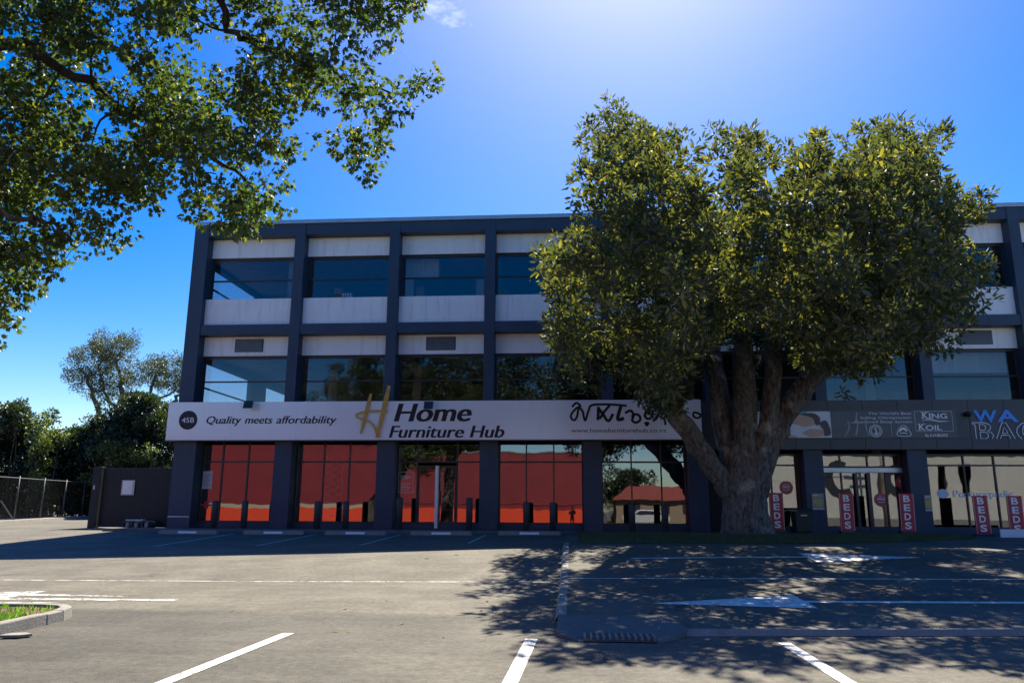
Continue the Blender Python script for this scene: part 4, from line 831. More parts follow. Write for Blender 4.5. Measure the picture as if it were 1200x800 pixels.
# crown clumps (x, y, z, radius in centimetres)
FT=[(738,1680,902,62),(726,1646,699,49),(208,1896,819,57),(176,1993,1130,53),(-56,1864,752,35),(638,1886,745,53),(210,1899,446,60),(495,1471,462,45),(239,1381,533,39),(1100,2409,1058,80),(668,2091,696,56),(851,2284,1100,76),(942,1946,648,38),(403,1683,657,54),(505,2340,888,66),(538,1739,566,52),(944,2162,832,62),(115,1533,749,44),(919,1750,648,51),(726,1797,660,62),(210,2060,539,62),(243,1524,717,39),(653,2015,820,65),(478,2024,689,54),(1127,2319,869,64),(173,1556,843,49),(1132,2173,807,74),(663,1954,1065,49),(242,1468,751,46),(1022,2279,1079,81),(60,2208,609,44),(604,2008,673,52),(810,2292,754,76),(338,2258,661,73),(350,1526,533,43),(817,1756,809,58),(148,1704,913,51),(-4,1959,568,51),(-7,1573,476,35),(269,1994,502,47),(272,1520,496,47),(509,1371,669,43),(928,2136,697,77),(890,2058,910,59),(850,2092,583,63),(245,1308,620,44),(563,1943,880,64),(817,1577,731,52),(843,2240,550,47),(678,2201,918,61),(318,2135,1038,64),(163,1552,733,41),(737,1541,650,52),(185,1603,652,47),(591,1754,685,58),(84,2268,1325,49),(149,1887,762,62),(231,2362,966,75),(918,2057,571,46),(605,1674,510,45),(981,2279,1241,78),(444,2182,671,57),(-18,1512,486,29),(522,2144,938,66),(714,2406,868,62),(442,1940,664,49),(527,1612,878,57),(160,2176,912,68),(523,2213,749,69),(688,1964,868,59),(764,1849,844,64),(591,2211,1036,66),(652,1785,656,49),(246,1812,919,64),(294,1723,752,53),(1024,2084,822,58),(924,1885,914,43),(1012,2206,884,69),(277,1527,612,42),(545,1454,439,47),(625,1375,620,46),(177,1747,605,53),(215,1609,821,42),(638,1595,888,34),(1028,2430,946,80),(690,2125,583,60),(142,2362,1174,61),(126,1865,1063,49),(415,1701,974,43),(112,1784,638,50),(1045,2235,1222,59),(797,2241,772,62),(891,2338,990,79),(344,2455,1016,68),(230,2126,1214,42),(202,2374,1195,67),(692,1664,601,54),(260,2027,576,62),(373,2064,612,56),(839,2086,1110,54),(399,1702,871,46),(136,1523,812,40),(518,2094,1114,65),(226,1899,707,48),(-24,2216,785,71),(269,1546,469,28),(825,1833,761,67),(-2,2333,848,69),(702,1969,946,67),(588,1929,512,29),(452,1451,621,46),(508,1810,544,37),(383,2118,801,64),(30,2247,566,46),(243,2200,1217,77),(166,2372,965,60),(108,1917,791,61),(993,2182,1041,60),(434,1897,626,50),(55,1474,783,41),(53,1752,754,53),(252,1664,498,46),(993,2372,1016,85),(516,2348,806,61),(548,1404,613,50),(-19,1852,700,55),(969,2443,743,67),(332,1867,541,34),(275,1433,658,37),(865,2105,765,72),(160,1656,902,48),(710,1677,783,56),(146,2078,1230,70),(176,1334,498,37),(553,1748,916,57),(266,2360,1265,68),(570,2109,737,60),(-47,1547,621,28),(232,1427,724,47),(748,2046,765,55),(272,2459,864,79),(432,1250,537,43),(786,2152,546,64),(175,1806,442,43),(925,2377,914,83),(357,2356,1168,72),(645,1968,582,53),(315,1481,520,40),(306,1631,676,51),(212,1687,468,51),(374,2395,822,60),(777,1752,676,53),(1063,2308,1239,70),(122,1638,670,42),(566,1804,796,50),(658,1786,899,56),(930,2319,1103,72),(80,1521,857,46),(474,1468,745,50),(653,1480,579,47),(806,2358,991,70),(604,2077,574,38),(481,2228,965,60),(644,1908,577,64),(393,1622,700,55),(257,1793,574,59),(-9,1512,647,36),(112,1680,804,52),(196,1277,520,36),(813,1710,578,56),(188,1518,374,38),(593,1434,640,45),(296,2209,823,72),(1080,2246,787,78),(684,1693,933,42),(741,2377,783,60),(160,2240,1033,68),(529,1459,759,46),(728,1504,561,43),(373,1990,723,67),(330,2031,901,68),(891,2305,925,72),(2,1511,446,47),(462,2307,755,74),(6,2265,887,64),(186,1656,647,55),(-1,1711,545,51),(744,1799,1035,40),(725,2449,921,69),(996,2033,710,54),(464,1318,500,37),(570,1391,690,47),(817,1852,1024,62),(815,2154,951,67),(195,1841,1064,38),(613,2073,875,73),(706,2018,535,67),(746,1698,566,55),(0,1957,647,56),(883,2214,900,66),(6,2010,773,66),(917,2107,1060,66),(291,1930,790,61),(594,1757,574,56),(300,1843,659,55),(123,1391,677,44),(776,1539,740,53),(49,1885,894,42),(65,1814,678,49),(698,1575,479,41),(420,2359,788,64),(648,1848,601,50),(134,1856,1129,54),(941,2115,614,70),(964,2055,1000,68),(247,1509,762,46),(422,2330,997,74),(118,1388,596,39),(433,1896,896,52),(354,2436,1174,70),(849,1822,612,52),(409,2414,1045,73),(60,1511,606,38),(198,1878,525,54),(530,2310,718,66),(-15,1672,703,31),(416,1812,914,61),(297,2284,586,67),(246,1458,837,38),(1097,2355,775,64),(409,2082,697,60),(130,1805,1002,52),(809,1820,704,53),(455,1873,966,55),(72,1797,1032,36),(706,1496,780,46),(205,1392,458,37),(517,1535,601,52),(609,1460,606,42),(269,1414,719,42),(343,1887,661,50),(650,1660,872,47),(754,2175,611,57),(172,1462,650,44),(310,1924,641,59),(215,2141,650,66),(575,1826,934,58),(263,2246,1032,66),(409,1422,700,49),(199,2146,840,61),(109,1566,514,50),(159,2198,640,58),(815,1886,786,59),(352,1498,698,42),(261,2189,1131,59),(874,1837,795,58),(570,1603,598,56),(293,1445,552,48),(711,2312,1107,69),(212,2454,1006,61),(195,1518,422,49),(670,2129,785,60),(308,2238,1232,71),(320,1880,597,51),(845,2172,555,60),(186,1513,626,39),(368,2332,954,66),(368,2000,575,33),(534,1930,681,50),(976,2136,900,76),(1025,2299,690,66),(291,1685,768,43),(137,1417,723,46),(352,1647,632,47),(837,2016,825,62),(248,2137,832,54),(218,2207,613,65),(-22,1861,533,36),(313,2318,946,59),(795,1702,894,57),(708,1755,606,59),(626,1549,478,44),(843,1746,705,55),(94,1587,671,42),(476,2011,624,43),(1070,2203,724,41),(865,1918,956,72),(172,1670,954,59),(645,2157,651,62),(143,1999,549,44),(723,2286,842,72),(460,1399,691,39),(661,1510,899,34),(149,2272,1089,58),(581,1366,481,36),(665,1680,557,57),(118,1445,669,45),(694,2065,1112,58),(165,1387,633,36),(604,1755,524,51),(156,1988,782,66),(772,2011,508,37),(23,1459,640,47),(596,1487,496,46),(723,1894,903,69),(452,1317,569,36),(999,2171,613,56),(668,2184,827,63),(542,2091,858,57),(700,1834,534,49),(462,1763,614,46),(570,1686,703,48),(763,1973,951,58),(661,1724,521,58),(982,2143,795,60),(78,1955,1034,59),(708,1711,708,47),(5,2144,729,70),(283,2218,441,33),(487,1723,700,58),(668,1536,799,45),(513,1640,847,45),(215,1459,441,42),(292,2317,488,67),(448,1874,1052,56),(716,1453,682,53),(879,2002,879,58),(497,1664,549,56),(21,1506,621,40),(896,2449,719,63),(676,1608,582,42),(940,2252,1041,63),(744,1808,905,61),(19,1623,503,46),(774,2247,670,62),(760,1668,658,55),(59,1401,530,34),(-16,1792,568,34),(566,1564,477,45),(232,1761,600,50),(354,1454,770,49),(587,1603,422,34),(496,1970,1069,60),(796,1669,764,50),(373,1976,842,54),(196,1627,861,50),(955,2081,770,59),(505,2123,648,40),(157,1944,494,36),(1113,2335,1000,85),(867,1921,871,55),(96,2044,593,31),(745,2262,990,74),(594,1466,787,53),(561,1711,764,53),(657,1986,515,50),(364,1641,553,50),(245,2226,667,62),(41,2324,691,69),(735,2154,916,61),(687,1936,605,54),(715,1504,829,46),(622,2309,810,77),(761,2217,1112,64),(948,2010,685,60),(972,2370,666,74),(98,1647,605,48),(685,1842,893,66),(500,2431,935,66),(206,1909,1018,58),(590,1872,519,57),(276,1821,795,55),(305,1910,889,65),(733,1585,835,53),(232,1439,559,42),(45,1720,877,55),(746,2137,674,69),(126,1606,497,46),(508,2182,1094,71),(345,1426,540,46),(444,2434,981,70),(125,1495,685,49),(593,1570,796,46),(779,1634,620,47),(582,1664,587,48),(500,1579,435,22),(102,2414,849,61),(487,1786,813,51),(182,1480,815,46),(30,2131,902,52),(154,1745,435,31),(606,1377,550,39),(565,1667,922,55),(410,1402,514,39),(761,1621,524,57),(650,1410,567,44),(643,1721,777,58),(13,2038,527,52),(567,1447,679,44),(627,2010,725,60),(1003,1979,1105,22),(401,1982,1147,26),(-42,1955,554,24),(511,2071,1201,21),(1150,2116,965,34),(734,1846,1054,25),(473,2099,1201,27),(443,1576,875,27),(-27,2226,581,23),(860,2247,1235,21),(50,1992,1138,30),(791,1578,924,27),(481,2172,1221,30),(1131,2073,976,33),(25,2012,1070,23),(829,2106,1210,22),(1168,2275,1066,26),(551,1884,1026,30),(845,1635,817,26),(-36,2148,903,25),(921,1855,581,31),(751,1974,489,32),(952,2010,544,33),(1136,2097,962,30),(361,1757,967,27),(128,2189,1376,22),(-4,1884,465,34),(1091,2130,670,31),(1124,2244,1255,24),(-31,1574,484,21),(376,1891,1028,30),(-71,2009,801,24),(873,1646,563,29),(205,1777,1035,34),(454,2479,673,48),(-15,2338,578,19),(309,2489,460,35),(352,2396,508,19),(792,2429,648,44),(288,2588,636,57),(231,2575,645,59),(750,2380,631,56),(84,2461,596,62),(3,2354,644,42),(325,2504,689,41),(313,2399,588,64),(197,2573,678,51),(711,2501,676,31),(661,2474,657,31),(296,2388,652,45),(109,2463,670,30),(719,2576,652,34),(368,2366,603,57),(808,2534,615,43),(795,2572,679,41),(245,2453,593,59),(296,2506,644,55),(320,2327,485,40),(187,2401,549,64),(353,2567,689,53),(365,2456,691,30),(253,2423,664,31),(718,2353,632,44),(280,2515,534,69),(810,2508,593,24),(296,2424,461,47),(333,2594,521,64),(812,2465,604,48),(823,2554,681,37),(701,2334,612,51),(368,2514,583,45),(621,2339,641,39),(877,2494,640,30),(327,2422,503,50),(121,2455,616,67),(228,2356,610,59),(707,2469,681,24),(52,2401,553,24),(281,2430,530,50),(361,2549,510,25),(290,2596,687,46),(829,2591,652,71),(199,2358,550,55),(68,2317,596,54),(335,2410,551,48),(702,2413,623,51),(206,2352,487,27),(379,2561,664,60),(374,2551,595,42),(219,2535,688,30),(622,2398,666,20),(523,2361,650,32),(320,2344,637,53),(256,2473,634,62),(616,2620,721,55),(648,2620,690,55),(635,2620,756,55),(580,2620,703,55),(686,2620,708,55),(174,2331,592,49),(357,2188,598,18),(279,2390,596,41),(243,2344,489,48),(176,2385,612,46),(129,2330,640,18),(246,2304,564,50),(251,2358,459,43),(213,2306,622,17),(55,2338,500,16),(126,2165,529,35),(64,2281,596,40),(278,2279,417,20),(151,2289,522,26),(186,2249,488,32),(172,2202,545,43),(332,2233,539,47),(201,2158,437,23),(55,2220,575,39),(208,2153,482,35),(414,2364,584,15),(253,2145,462,35),(128,2214,599,26),(136,2256,569,45),(208,2314,571,41),(298,2254,545,38),(193,2367,482,16),(177,2261,575,45),(359,2364,585,48),(292,2300,418,25),(86,2242,501,16),(311,2222,518,38),(126,2223,557,38),(345,2167,494,14),(114,2255,619,17),(336,2189,578,34),(326,2275,431,15),(261,2193,426,43),(285,2161,535,42),(95,2272,564,49),(24,2153,470,15),(55,2228,477,16),(709,2208,605,15),(702,2291,600,29),(914,2290,541,29),(884,2304,586,42),(689,2154,561,44),(823,2303,550,50),(826,2230,529,45),(755,2177,454,13),(935,2293,587,16),(711,2147,534,41),(702,2193,551,37),(807,2168,591,18),(735,2316,622,18),(915,2236,531,15),(855,2209,501,15),(843,2347,607,39),(749,2225,588,31),(676,2223,559,16),(870,2288,606,19),(791,2365,590,43),(769,2332,583,46),(851,2196,587,21),(750,2373,608,39),(699,2342,606,15)]
OT=[(-286,1031,710,35),(-1057,1151,1283,65),(-1129,1018,434,50),(-1254,1164,909,64),(-751,1065,690,49),(-1003,936,1067,60),(-700,1203,876,47),(-1247,1063,1187,60),(-700,1001,585,45),(-1288,1072,774,34),(-1043,1043,1004,57),(-332,978,775,43),(-869,947,407,41),(-1208,1083,1039,57),(-1237,1066,729,50),(-816,1001,1202,53),(-782,917,403,43),(-467,1083,879,42),(-1177,1147,1396,58),(-1044,1008,565,50),(-1108,1161,1266,57),(-835,970,521,50),(-1080,1051,773,54),(-463,1122,1325,60),(-1188,1018,741,54),(-501,970,946,39),(-601,1065,909,44),(-281,1110,1336,20),(-974,1008,450,45),(-1292,1068,1056,59),(-1158,993,695,59),(-503,1108,594,35),(-819,963,676,41),(-1083,1011,1184,55),(-478,938,935,43),(-906,932,560,46),(-1204,1163,893,57),(-600,922,759,35),(-367,1142,997,47),(-367,1102,1126,51),(-431,1100,1321,34),(-680,1107,1213,59),(-480,1078,1080,47),(-991,1216,1057,51),(-236,1072,1272,33),(-937,1096,472,56),(-955,1104,1381,26),(-926,882,432,46),(-336,1121,1315,49),(-850,1066,1273,57),(-333,1199,1377,58),(-921,1003,351,19),(-1142,999,1068,51),(-346,1106,816,50),(-768,1089,1049,53),(-957,1021,1053,59),(-939,934,938,49),(-904,1146,660,47),(-382,1068,977,41),(-302,1129,949,40),(-523,1079,1082,53),(-1185,1147,833,53),(-729,975,1049,50),(-805,1145,695,53),(-949,1111,846,59),(-464,969,726,45),(-1101,1185,991,55),(-254,1015,1008,45),(-435,1182,960,48),(-385,1060,1181,45),(-473,1121,850,43),(-1335,1130,1064,73),(-332,1124,1108,44),(-717,971,671,42),(-878,996,1184,61),(-1098,966,927,47),(-495,1218,1165,61),(-913,987,1131,54),(-381,1102,1264,51),(-319,1154,1219,50),(-878,937,934,46),(-931,892,469,40),(-1090,972,480,54),(-1426,1078,1366,38),(-660,1094,777,42),(-1258,1055,969,56),(-1054,1015,832,50),(-1172,989,788,52),(-1303,1002,1226,42),(-652,1181,1359,66),(-1063,1184,671,49),(-614,1003,787,41),(-1054,953,610,48),(-250,1080,937,27),(-565,979,674,43),(-811,1015,728,41),(-219,1087,984,15),(-873,955,900,46),(-854,1008,444,49),(-1416,1136,1230,60),(-1138,989,750,49),(-534,975,637,41),(-1296,1068,1111,55),(-796,967,500,49),(-1097,942,776,60),(-581,1101,741,44),(-741,953,931,45),(-1052,1171,1375,61),(-752,1108,1308,61),(-1238,1133,1127,61),(-306,1057,1037,50),(-915,1015,743,52),(-989,1075,484,44),(-1091,1208,1089,61),(-634,1024,595,44),(-510,1080,921,52),(-243,1054,916,24),(-485,1200,1014,52),(-890,1112,960,53),(-510,1131,793,51),(-1435,1081,1394,25),(-327,1091,930,46),(-1024,1210,912,65),(-997,1173,672,51),(-838,895,588,45),(-309,1003,938,48),(-1289,1019,1069,45),(-1039,1102,986,59),(-996,1001,1228,54),(-898,924,991,46),(-918,1020,1202,56),(-865,1130,766,54),(-339,1075,1222,44),(-1100,1075,1313,57),(-1242,1202,1038,61),(-485,1052,905,41),(-972,996,518,44),(-1013,1074,880,49),(-921,1179,1120,52),(-886,950,459,46),(-795,1062,771,50),(-1443,1150,1410,68),(-974,1122,1130,68),(-818,1018,948,43),(-1283,1043,1303,77),(-1007,948,693,42),(-345,1019,1124,53),(-1220,1210,1269,61),(-776,931,1020,49),(-705,1173,1165,55),(-592,1245,1230,52),(-1043,1047,453,51),(-943,969,911,50),(-537,1080,577,30),(-935,1145,578,46),(-986,1235,1178,53),(-829,997,594,47),(-746,1235,1047,51),(-330,1093,688,43),(-671,933,584,35),(-826,989,383,31),(-463,1078,695,43),(-272,1171,1063,45),(-956,948,500,40),(-860,993,883,42),(-1161,1120,1113,60),(-456,1032,820,39),(-912,1003,407,43),(-431,1176,1140,46),(-585,1141,1028,47),(-944,1166,682,50),(-1239,1113,1276,75),(-1261,1009,940,30),(-1314,1122,1360,81),(-444,1087,1209,53),(-1281,1090,883,62),(-594,965,910,41),(-930,1182,1277,70),(-426,1058,988,48),(-268,1091,1058,41),(-700,987,833,50),(-828,1118,1320,70),(-1045,1062,590,50),(-1091,1116,851,59),(-1180,1005,1262,59),(-213,1106,1214,37),(-666,1138,1050,50),(-1090,1053,559,55),(-990,1175,1369,72),(-663,1065,645,50),(-492,1127,1370,18),(-841,951,554,40),(-1087,1224,1154,58),(-850,1122,849,60),(-981,932,586,53),(-721,1188,1298,60),(-871,1176,1366,63),(-894,911,416,36),(-1072,1158,1111,62),(-837,1105,535,50),(-1262,1126,1390,60),(-781,917,699,43),(-992,1106,1300,61),(-287,1027,841,39),(-877,913,564,37),(-1010,946,929,54),(-999,913,438,45),(-1122,990,607,44),(-757,905,584,46),(-311,1192,1197,51),(-787,897,542,35),(-258,1130,968,19),(-1250,1012,885,27),(-559,1180,1148,58),(-662,984,997,47),(-1286,1187,1104,57),(-1109,1154,736,62),(-434,1044,584,24),(-917,893,632,52),(-1235,1050,622,22),(-1134,1018,544,59),(-452,991,951,48),(-944,1053,1268,52),(-396,1235,1181,55),(-356,1121,714,37),(-436,985,648,45),(-566,1146,717,42),(-584,1103,631,39),(-690,1219,1281,52),(-950,1039,458,45),(-1316,1142,1175,74),(-1233,1078,801,55),(-1327,1125,947,68),(-1025,1043,1136,56),(-916,1073,450,48),(-704,940,810,51),(-609,1146,824,54),(-1153,1009,843,64),(-374,1164,830,44),(-720,988,909,45),(-574,1118,1083,51),(-1057,963,840,53),(-345,991,982,39),(-656,1108,1297,63),(-1255,1014,855,21),(-1343,1186,1339,80),(-957,903,439,42),(-882,958,1020,54),(-1161,1148,543,60),(-1120,954,1087,55),(-605,1170,1319,61),(-957,974,572,48),(-671,1055,1021,55),(-950,961,332,18),(-887,870,565,46),(-1048,928,581,47),(-360,1211,1087,52),(-903,948,366,45),(-701,1088,1115,50),(-686,1127,973,53),(-695,1045,523,20),(-1336,1097,1263,73),(-1316,1049,1333,42),(-1233,1061,1345,39),(-521,1055,681,39),(-657,1119,709,52),(-969,1065,514,46),(-1045,1088,1184,70),(-386,996,1063,43),(-774,1245,1125,60),(-893,983,763,46),(-840,1019,1168,54),(-593,1021,730,46),(-715,980,457,18),(-1054,1195,1229,58),(-211,1073,1177,36),(-844,1038,411,34),(-627,1027,1082,44),(-1029,1033,1058,53),(-364,1059,904,45),(-564,910,825,45),(-977,942,430,42),(-827,1026,795,43),(-914,1081,414,42),(-288,1146,1375,17),(-796,1041,871,57),(-958,1053,1324,25),(-880,1129,1238,57),(-548,1194,826,49),(-745,893,778,40),(-445,1167,856,50),(-688,1046,623,42),(-507,1203,1380,68),(-889,1181,1196,67),(-444,946,737,35),(-402,1164,1199,48),(-673,1139,1367,49),(-716,1131,655,50),(-1296,1055,933,47),(-983,1199,1294,72),(-215,1139,1353,29),(-818,1218,1266,62),(-1321,1078,993,54),(-431,1080,1095,46),(-271,994,939,43),(-1270,1011,1020,45),(-533,963,588,37),(-404,1008,747,47),(-1104,1116,1215,55),(-1099,937,872,48),(-841,1047,666,43),(-489,1008,582,44),(-705,1148,1209,59),(-698,1159,881,55),(-654,1052,1243,63),(-712,934,603,43),(-960,1029,1138,56),(-463,985,533,29),(-707,1039,1246,60),(-518,1000,1105,54),(-833,1149,1054,59),(-397,1013,788,42),(-1320,1016,1190,36),(-485,1029,1019,52),(-299,1096,992,43),(-866,1154,952,60),(-762,1163,716,55),(-772,945,640,49),(-262,1134,1343,38),(-1073,1016,1277,46),(-1327,1065,940,19),(-824,1047,452,36),(-472,1090,632,36),(-986,973,908,50),(-725,901,838,50),(-1109,1191,942,62),(-512,1137,627,46),(-1269,1145,858,54),(-416,1090,700,16),(-763,960,487,40),(-823,1108,642,50),(-737,1039,545,44),(-605,1021,1129,46),(-1020,1121,1243,60),(-1110,1166,639,50),(-328,1132,730,37),(-651,982,521,37),(-770,1132,1176,52),(-669,1132,758,55),(-242,1056,769,29),(-752,996,530,43),(-536,925,935,48),(-488,1110,780,41),(-598,958,953,48),(-1163,1120,1238,70),(-771,982,687,40),(-321,1233,1330,64),(-551,1099,1034,57),(-220,1067,1078,53),(-630,918,934,41),(-486,1033,553,38),(-678,1025,753,44),(-797,1016,474,40),(-607,1083,1227,54),(-286,1131,1256,50),(-886,1119,630,51),(-687,1146,1307,50),(-596,1129,771,41),(-572,1073,584,30),(-307,1036,626,26),(-1287,1189,970,62),(-498,1135,1240,60),(-472,1031,676,43),(-936,943,427,51),(-987,1193,758,61),(-1015,1014,640,57),(-787,1059,1308,29),(-1158,1185,748,66),(-1017,964,774,54),(-1012,1002,1098,50),(-927,905,383,40),(-415,1221,1334,51),(-636,1043,771,42),(-617,1191,776,45),(-996,1009,412,50),(-647,1137,1380,33),(-819,1079,691,47),(-619,971,603,46),(-354,1016,1037,45),(-1083,1111,623,47),(-699,1186,764,47),(-935,972,753,54),(-225,1109,816,26),(-482,1068,575,31),(-869,1134,1407,23),(-505,932,624,36),(-1219,1107,684,60),(-339,962,870,40),(-1046,971,941,49),(-941,1052,388,48),(-1342,1056,1087,32),(-797,1016,1053,57),(-909,1050,1130,57),(-959,893,746,46),(-913,1090,667,50),(-1177,1001,571,19),(-658,978,620,36),(-1046,980,396,50),(-909,1009,592,52),(-217,1144,1174,33),(-853,1141,1190,54),(-927,1075,536,52),(-640,991,694,42),(-749,1131,1371,41),(-713,1150,1005,57),(-1136,1159,821,61),(-411,1182,1398,49),(-988,941,857,54),(-260,1002,713,38),(-519,1054,775,40),(-653,1068,727,52),(-354,1118,1062,57),(-969,1080,614,53),(-698,1049,933,46),(-568,942,990,51),(-474,1116,1195,51),(-383,1215,1296,56),(-859,1021,1070,61),(-954,1216,966,56),(-778,1022,446,17),(-1425,451,606,75),(-1564,746,729,80),(-1299,306,806,76),(-1088,482,589,73),(-1704,342,966,80),(-1302,128,839,63),(-977,280,1058,68),(-1679,421,990,73),(-1315,841,933,85),(-1578,337,834,65),(-1534,848,1031,77),(-1457,934,812,62),(-1417,707,1118,63),(-782,407,856,60),(-1484,569,1074,73),(-1299,915,1070,75),(-1105,259,983,79),(-1651,925,808,72),(-1066,700,1063,79),(-1682,388,879,66),(-1380,682,647,87),(-1201,512,607,84),(-825,535,949,65),(-1522,934,918,83),(-1577,305,884,77),(-1222,279,873,77),(-1091,440,679,82),(-1601,828,720,89),(-1129,304,885,79),(-1347,368,1014,83),(-661,643,845,86),(-1424,204,817,82),(-1589,319,916,90),(-1327,669,1011,64),(-1155,345,775,80),(-1571,500,835,73),(-1219,644,607,64),(-1592,647,783,65),(-1050,410,713,83),(-945,393,858,88),(-1331,150,1005,79),(-1519,413,807,69),(-1493,762,778,61),(-1018,384,827,87),(-1400,868,813,75),(-1040,263,1050,63),(-1229,997,912,77),(-1015,376,840,67),(-1335,895,760,75),(-1107,233,938,69),(-1074,792,603,62),(-1347,223,847,79),(-1291,273,1014,70),(-1560,838,882,78),(-1259,873,923,82),(-1508,249,722,74),(-1728,586,762,88),(-1121,287,718,87),(-909,275,705,80),(-1534,593,975,74),(-913,208,853,61),(-1137,392,728,60),(-1135,678,1100,62),(-1447,739,1021,62),(-1604,280,865,81),(-947,723,883,66),(-1439,655,698,75),(-1126,282,686,80),(-1489,377,979,70),(-1367,141,848,73),(-1242,405,973,63),(-1312,785,993,63),(-1390,469,1042,69),(-1041,344,826,71),(-1085,399,796,69),(-709,422,894,61),(-1456,430,670,81),(-1386,478,675,63),(-1005,872,675,69),(-1208,227,650,68),(-1566,608,958,79),(-1626,775,705,61),(-753,482,714,78),(-992,421,723,65),(-1192,763,715,75),(-870,781,747,85),(-1105,967,842,73),(-1520,312,736,71),(-1610,554,699,68),(-1258,924,899,75)]
B1=[(-3437,5321,1162,86),(-2705,5153,1170,45),(-3017,5220,1169,45),(-3512,5123,1163,45),(-2682,5164,1013,45),(-3645,5323,1234,45),(-3567,5244,1025,54),(-3167,5109,878,45),(-3661,5270,1058,45),(-3399,5152,1251,68),(-3295,5062,886,45),(-3512,5223,1050,69),(-3391,5278,916,45),(-3295,5178,947,72),(-2762,5182,978,45),(-3379,5094,1235,78),(-2674,5122,976,45),(-3369,5158,1337,45),(-3290,5355,1070,83),(-3364,5024,1048,62),(-2820,5209,1035,81),(-3541,5203,1229,45),(-3671,5345,1101,55),(-2925,5149,1015,72),(-2734,5185,1135,55),(-2747,5310,974,45),(-3393,5270,1085,67),(-3122,5129,1233,45),(-3298,5268,916,45),(-2723,5101,964,45),(-3322,5076,1328,45),(-3498,5276,931,45),(-2942,5247,1002,62),(-3113,5068,1051,51),(-2827,5100,1011,64),(-2898,5186,973,51),(-3013,5257,1167,45),(-3241,5193,946,75),(-3432,5180,1029,68),(-3531,5100,1053,45),(-3321,5333,1202,49),(-3056,5059,1072,45),(-3230,5088,1255,84),(-2693,5121,1122,56),(-3210,5014,1113,67),(-2611,5067,958,45),(-3137,5150,864,45),(-2946,5124,1115,48),(-2882,5289,1008,65),(-3331,5071,998,65),(-3103,5074,1270,48),(-3251,5212,1345,45),(-2982,5226,1124,66),(-2845,5337,1182,45),(-3200,5154,1286,83),(-2666,5130,1122,45),(-2722,5099,1134,46),(-3226,5312,1185,45),(-3320,5348,1328,74),(-2911,5099,976,46),(-2670,5163,1028,45),(-3299,5163,1179,69),(-2774,5273,1118,62),(-3544,5249,1139,88),(-3670,5336,1254,45),(-3344,5151,965,63),(-3100,5325,1072,69),(-3309,5157,1038,85),(-3453,5343,1297,86),(-3339,5305,1002,67),(-3417,5271,1264,67),(-3218,5358,1046,71),(-2759,5095,1086,68),(-3114,5297,1126,55),(-3281,5206,1119,45),(-2897,5154,1112,61),(-3047,5349,1149,54),(-2967,5322,1164,55),(-3078,5087,1237,45),(-3020,5057,1108,45),(-3035,5288,1116,71),(-3313,5093,954,63),(-3230,5097,1132,78),(-3484,5247,1339,45),(-3325,5108,1154,77),(-3409,5054,1027,75),(-2754,5338,995,45),(-3576,5300,1217,68),(-3362,5216,1250,86),(-3114,5207,1000,45),(-3094,5235,1081,68),(-3283,5016,1179,65),(-3478,5364,1152,82),(-3001,5255,1026,72),(-2793,5058,930,45),(-3355,5235,936,78),(-3472,5242,1090,64),(-3273,5235,1299,79),(-2833,5331,965,45),(-3161,5219,1349,45),(-3025,5053,970,49),(-3558,5112,1118,45),(-3408,5235,904,45),(-3536,5209,985,45),(-3474,5043,1140,45),(-3217,5270,1310,45),(-3610,5363,1277,68),(-3207,5147,964,66),(-2998,5354,1079,75),(-2867,5074,1067,70),(-2691,5134,1055,58),(-3447,5057,957,45),(-2778,5151,1135,47),(-3517,5087,1172,45),(-3150,5157,1006,63),(-3617,5203,1061,45),(-3287,5360,1261,68),(-2873,5194,1173,45),(-3448,5175,1284,45),(-2762,5322,1157,45),(-3197,5058,1174,80),(-3323,5076,1294,45),(-2918,5209,1108,70),(-2715,5193,1183,45),(-2690,5152,946,45),(-2752,5280,1008,51),(-2706,5062,954,45),(-3537,5100,1016,45),(-3278,5336,1167,45),(-2683,5024,981,64),(-2911,5232,966,45),(-3241,5266,1187,45),(-2956,5301,992,55),(-3389,5328,1221,68),(-3240,5267,1091,45),(-2777,5099,944,45),(-2974,5066,1093,47),(-2813,5307,1063,69),(-3050,5095,1016,75),(-3013,5357,1180,45),(-2794,5133,1035,70),(-3381,5184,1210,73),(-3335,5126,1215,67),(-3478,5268,1317,45),(-3524,5183,958,45),(-3561,5349,962,45),(-2929,5201,1166,45),(-3336,5234,1058,79),(-2819,5181,1191,45),(-2858,5374,1098,62)]
